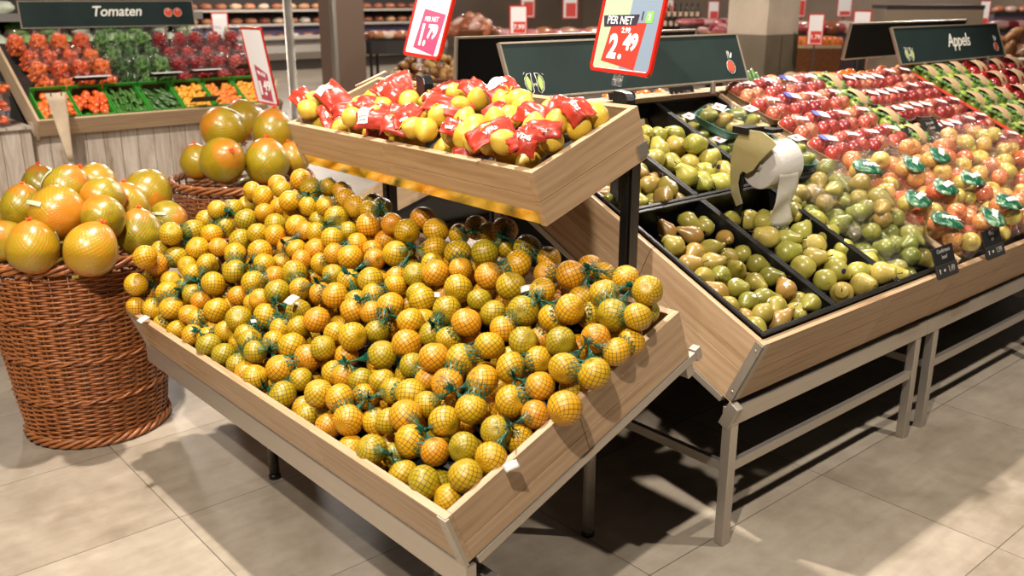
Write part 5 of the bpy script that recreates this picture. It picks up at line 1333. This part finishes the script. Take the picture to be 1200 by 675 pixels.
farsign(597,9,618,41,1.1,'distant red-framed sign reading 7.99 above the black board edge',.45,'7.99')
farsign(610,-14,627,21,1.15,'distant red-framed sign with a red panel right above the 7.99 sign',.5)
farsign(659,-12,677,22,1.15,'distant red-framed sign with a red panel left of the 2.49 sign',.5)
farsign(829,3,842,23,1.15,'small far red-framed sign behind the wide brown tub',.45)
farsign(945,19,963,53,.98,'red-framed sign with a dark band standing left of the Appels sign',.45,'1.79')
farsign(980,-12,997,20,1.15,'distant red-topped sign reading ACTIE',.2,None,'ACTIE')
farsign(998,15,1018,46,1.05,'large blank red-framed sign behind the black board back')
farsign(1081,15,1102,30,1.15,'low wide blank red-framed sign above the Appels board')
farsign(1133,8,1144,30,1.15,'left one of two narrow red signs above the Appels board',.6)
farsign(1146,3,1157,30,1.12,'right one of two narrow red signs above the Appels board',.3)
farsign(250,17,269,46,1.05,'blank red-framed sign at the right end of the tomato cups')
farsign(933,-10,943,20,1.2,'slim pink-red sign beside the pale column',.6)
farsign(778,0,789,15,1.25,'slim pink sign beside the far bottles',.5)
# shelves and counters further back
def counter(px0,px1,py,z,depth,label,name='display_counter',mat=M_SHELF,top=M_SHELFD,items=None,n=10,size=.12,rws=2,gl='',cat='',slim=False):
    a=at(px0,py,z);zc=(a.x*math.cos(CA)+a.y*math.sin(CA))
    b_=Vector((math.sin(CA),-math.cos(CA),0));fwd=Vector((math.cos(CA),math.sin(CA),0))
    w=(px1-px0)*zc/CF;Fm=frame((a.x,a.y,0),b_,fwd,(0,0,1))
    e=empty(name,Fm,label,'counter')
    if slim:
        obj('body',B().box(Fm,(0,.02,z-.3),(w,depth,z-.05)),mat,e)
        for lx in (.05,w-.1):
            for ly in (.08,depth-.1): obj('leg',B().box(Fm,(lx,ly,0),(lx+.05,ly+.05,z-.3)),M_SHELFD,e)
    else: obj('body',B().box(Fm,(0,.02,0),(w,depth,z-.05)),mat,e);obj('top',B().box(Fm,(0,0,z-.05),(w,depth,z)),top,e)
    if items:
        k=0
        for j in range(rws):
            for i in range(n):
                dup(items[k%len(items)],Fm@T((i+.5)*w/n,.1+j*size*2.1,z+size*.4)@RZ(random.uniform(-.5,.5))@S(size/.1),gl%(ORD[j],ORD[i]),cat,gl.split(',')[0]);k+=1
    return e,Fm,w
counter(556,760,46,.95,1.2,'long low counter of wrapped meat behind the black board',items=[ml,pk],n=14,size=.16,rws=3,gl='wrapped meat on the long low counter, row %s, %s from the left',cat='meat pack')
counter(428,492,44,.9,1.0,slim=True,label='dark stand of black trays right of the brown column',mat=M_SHELFD,items=[fp[0],fp[1]],n=6,size=.10,rws=3,gl='food tray on the dark stand, row %s, %s from the left',cat='food tray')
e,Fm,w=counter(770,822,34,1.0,.5,'wine shelf with small bottles beyond the green board',mat=M_SHELFD)
bt=proto('wine_bottle',B().lathe(ID,[(0,0),(.037,0),(.038,.02),(.038,.19),(.014,.24),(.013,.30),(.016,.30),(.016,.315),(0,.315)],12).mesh('wine_bottle'),plain('bottle_glass','#1E2414',.15))
pkid('label',B().lathe(ID,[(.0386,.06),(.0386,.15)],12),plain('bottle_label','#D8B9A0',.5),bt)
for j in range(2):
    if j: obj('shelf',B().box(Fm,(0,.25,1.0),(w,.5,1.18)),M_SHELFD,e)
    for i in range(8): dup(bt,Fm@T((i+.5)*w/8,.1+.27*j,1.0+.18*j),'wine bottle on the far shelf, %s row, %s from the left'%(ORD[j],ORD[i]),'bottle','wine bottles on the far shelf')
counter(806,872,30,1.1,.8,'far meat chiller left of the pale column',mat=M_PURP,items=[ml],n=8,size=.14,rws=3,gl='red meat pack in the far chiller, row %s, %s from the left',cat='meat pack')
counter(934,1002,38,1.02,1.5,'purple-grey chiller between the pale column and the Appels sign',mat=M_PURP,items=[ml,pk],n=6,size=.17,rws=3,gl='packed meat in the purple chiller, row %s, %s from the left',cat='meat pack')
counter(934,985,53,.85,.7,'wooden stand of red apples below the distant price sign',mat=M_WICKD,top=M_TABLEW,items=[orr],n=8,size=.10,rws=3,gl='red-orange fruit on the wooden stand, row %s, %s from the left',cat='fruit')
counter(932,1000,96,.55,.8,'stand of netted onions right of the pale column',mat=M_SHELFD,items=[bg],n=5,size=.07,rws=4,gl='onion net on the low stand, row %s, %s from the left',cat='onion net')
counter(1166,1236,14,1.35,.8,'right wall shelf, its top with cleaned white tubs',mat=M_PURP,top=M_SHELFD,items=[pk],n=5,size=.1,rws=1,gl='small pack on the right wall shelf, row %s, %s from the left',cat='pack')
counter(1168,1240,34,1.15,.3,'second right wall shelf with pale loaves',mat=M_PURP,top=M_SHELFD,items=[ml],n=6,size=.14,rws=1,gl='pale loaf on the right wall shelf, row %s, %s from the left',cat='loaf')
counter(1005,1165,26,1.12,1.2,'dark bakery counter behind the Appels sign',mat=M_SHELFD,top=plain('bakery_top','#7A3A2A',.5))
counter(1040,1150,6,1.5,.6,'tall grey bakery case behind the dark counter',mat=plain('bakery_case','#8C7C68',.5),top=M_SHELFD)
# tall backdrop fittings at the far left
# oranges on the rear slope of the fruit table
RFm=lambda x,s_,n:frame(Vector((PO.x+x,YB+.1,1.19))+Vector((0,math.cos(th),-math.sin(th)))*s_+Vector((0,math.sin(th),math.cos(th)))*n,(1,0,0),Vector((0,math.cos(th),-math.sin(th))),Vector((0,math.sin(th),math.cos(th))))
ol=[]
for i in range(38):
    for j in range(2): ol.append((.75+i*.105+random.uniform(-.02,.02),.06+j*.09,.02+random.uniform(-.01,.02)))
rn_=rows(ol,lambda p:p[1],lambda p:p[0],19)
for i,(x,s_,n) in enumerate(ol):
    if 1.2<x<1.9: continue
    dup(orr,RFm(x,s_,n)@rdir()@S(.42),'orange just behind the ridge of the fruit table, row %s, %s from the left'%(rn_[i] if False else (rn_[i][0],rn_[i][1])),'orange','oranges behind the ridge')
# green leeks and foil behind the ridge
b=B()
for k in range(7): b.tube([RFm(1.62+k*.03,.05,.0).to_translation(),RFm(1.58+k*.03,.03,.09+.01*(k%3)).to_translation()],[.012,.006],7)
tag(obj('leek_bundle',b,M_CUC),'dark green vegetable tips sticking up behind the ridge beside the board','vegetables')
# ------------------------------------------------------------------ light
def spot(x,y,z,tx,ty,tz,e,size=80,r=.05,col=(1,.91,.80),blend=.6):
    l=bpy.data.lights.new('spot_light','SPOT');l.energy=e;l.spot_size=size*D2R;l.spot_blend=blend;l.shadow_soft_size=r;l.color=col
    o=bpy.data.objects.new('spot_light',l);COL.objects.link(o);o.location=(x,y,z)
    d=Vector((tx-x,ty-y,tz-z));o.rotation_euler=d.to_track_quat('-Z','Y').to_euler()
    return o
spot(-1.05,-.04,4.2,1.5,1.9,.6,740,75)
spot(1.15,2.8,4.2,1.8,1.6,.5,760,85)
spot(3.6,-.1,4.2,3.6,1.8,.8,380,70)
spot(4.8,2.9,4.2,4.2,1.6,.7,480,80)
spot(-1.6,2.0,4.2,.6,3.6,.4,330,70)
spot(.2,4.4,4.2,2.6,7.2,1,800,75)
for x,y in ((6,5.5),(9,8),(6,11),(12,12),(8,17),(14,18),(11,5),(3.5,12),(17,8),(20,14),(10,18.6)):  # unseen point lights added to brighten the shop behind and its far wall
    l=bpy.data.lights.new('background_fill_light','POINT');l.energy=230;l.shadow_soft_size=.2;l.color=(1,.9,.8)
    o=bpy.data.objects.new('background_fill_light',l);COL.objects.link(o);o.location=(x,y,3.5)
w=bpy.data.worlds.new('world');SC.world=w;w.use_nodes=True
w.node_tree.nodes['Background'].inputs[0].default_value=(1,.86,.72,1);w.node_tree.nodes['Background'].inputs[1].default_value=.07
vs=SC.view_settings;vs.view_transform='Standard';vs.look='None';vs.gamma=1;vs.exposure=0.3;vs.use_curve_mapping=False
SC.cycles.max_bounces=6;SC.cycles.transparent_max_bounces=12;SC.cycles.use_denoising=True
SC.cycles.caustics_reflective=False;SC.cycles.caustics_refractive=False;SC.cycles.sample_clamp_indirect=4
drop_protos()
from_font()
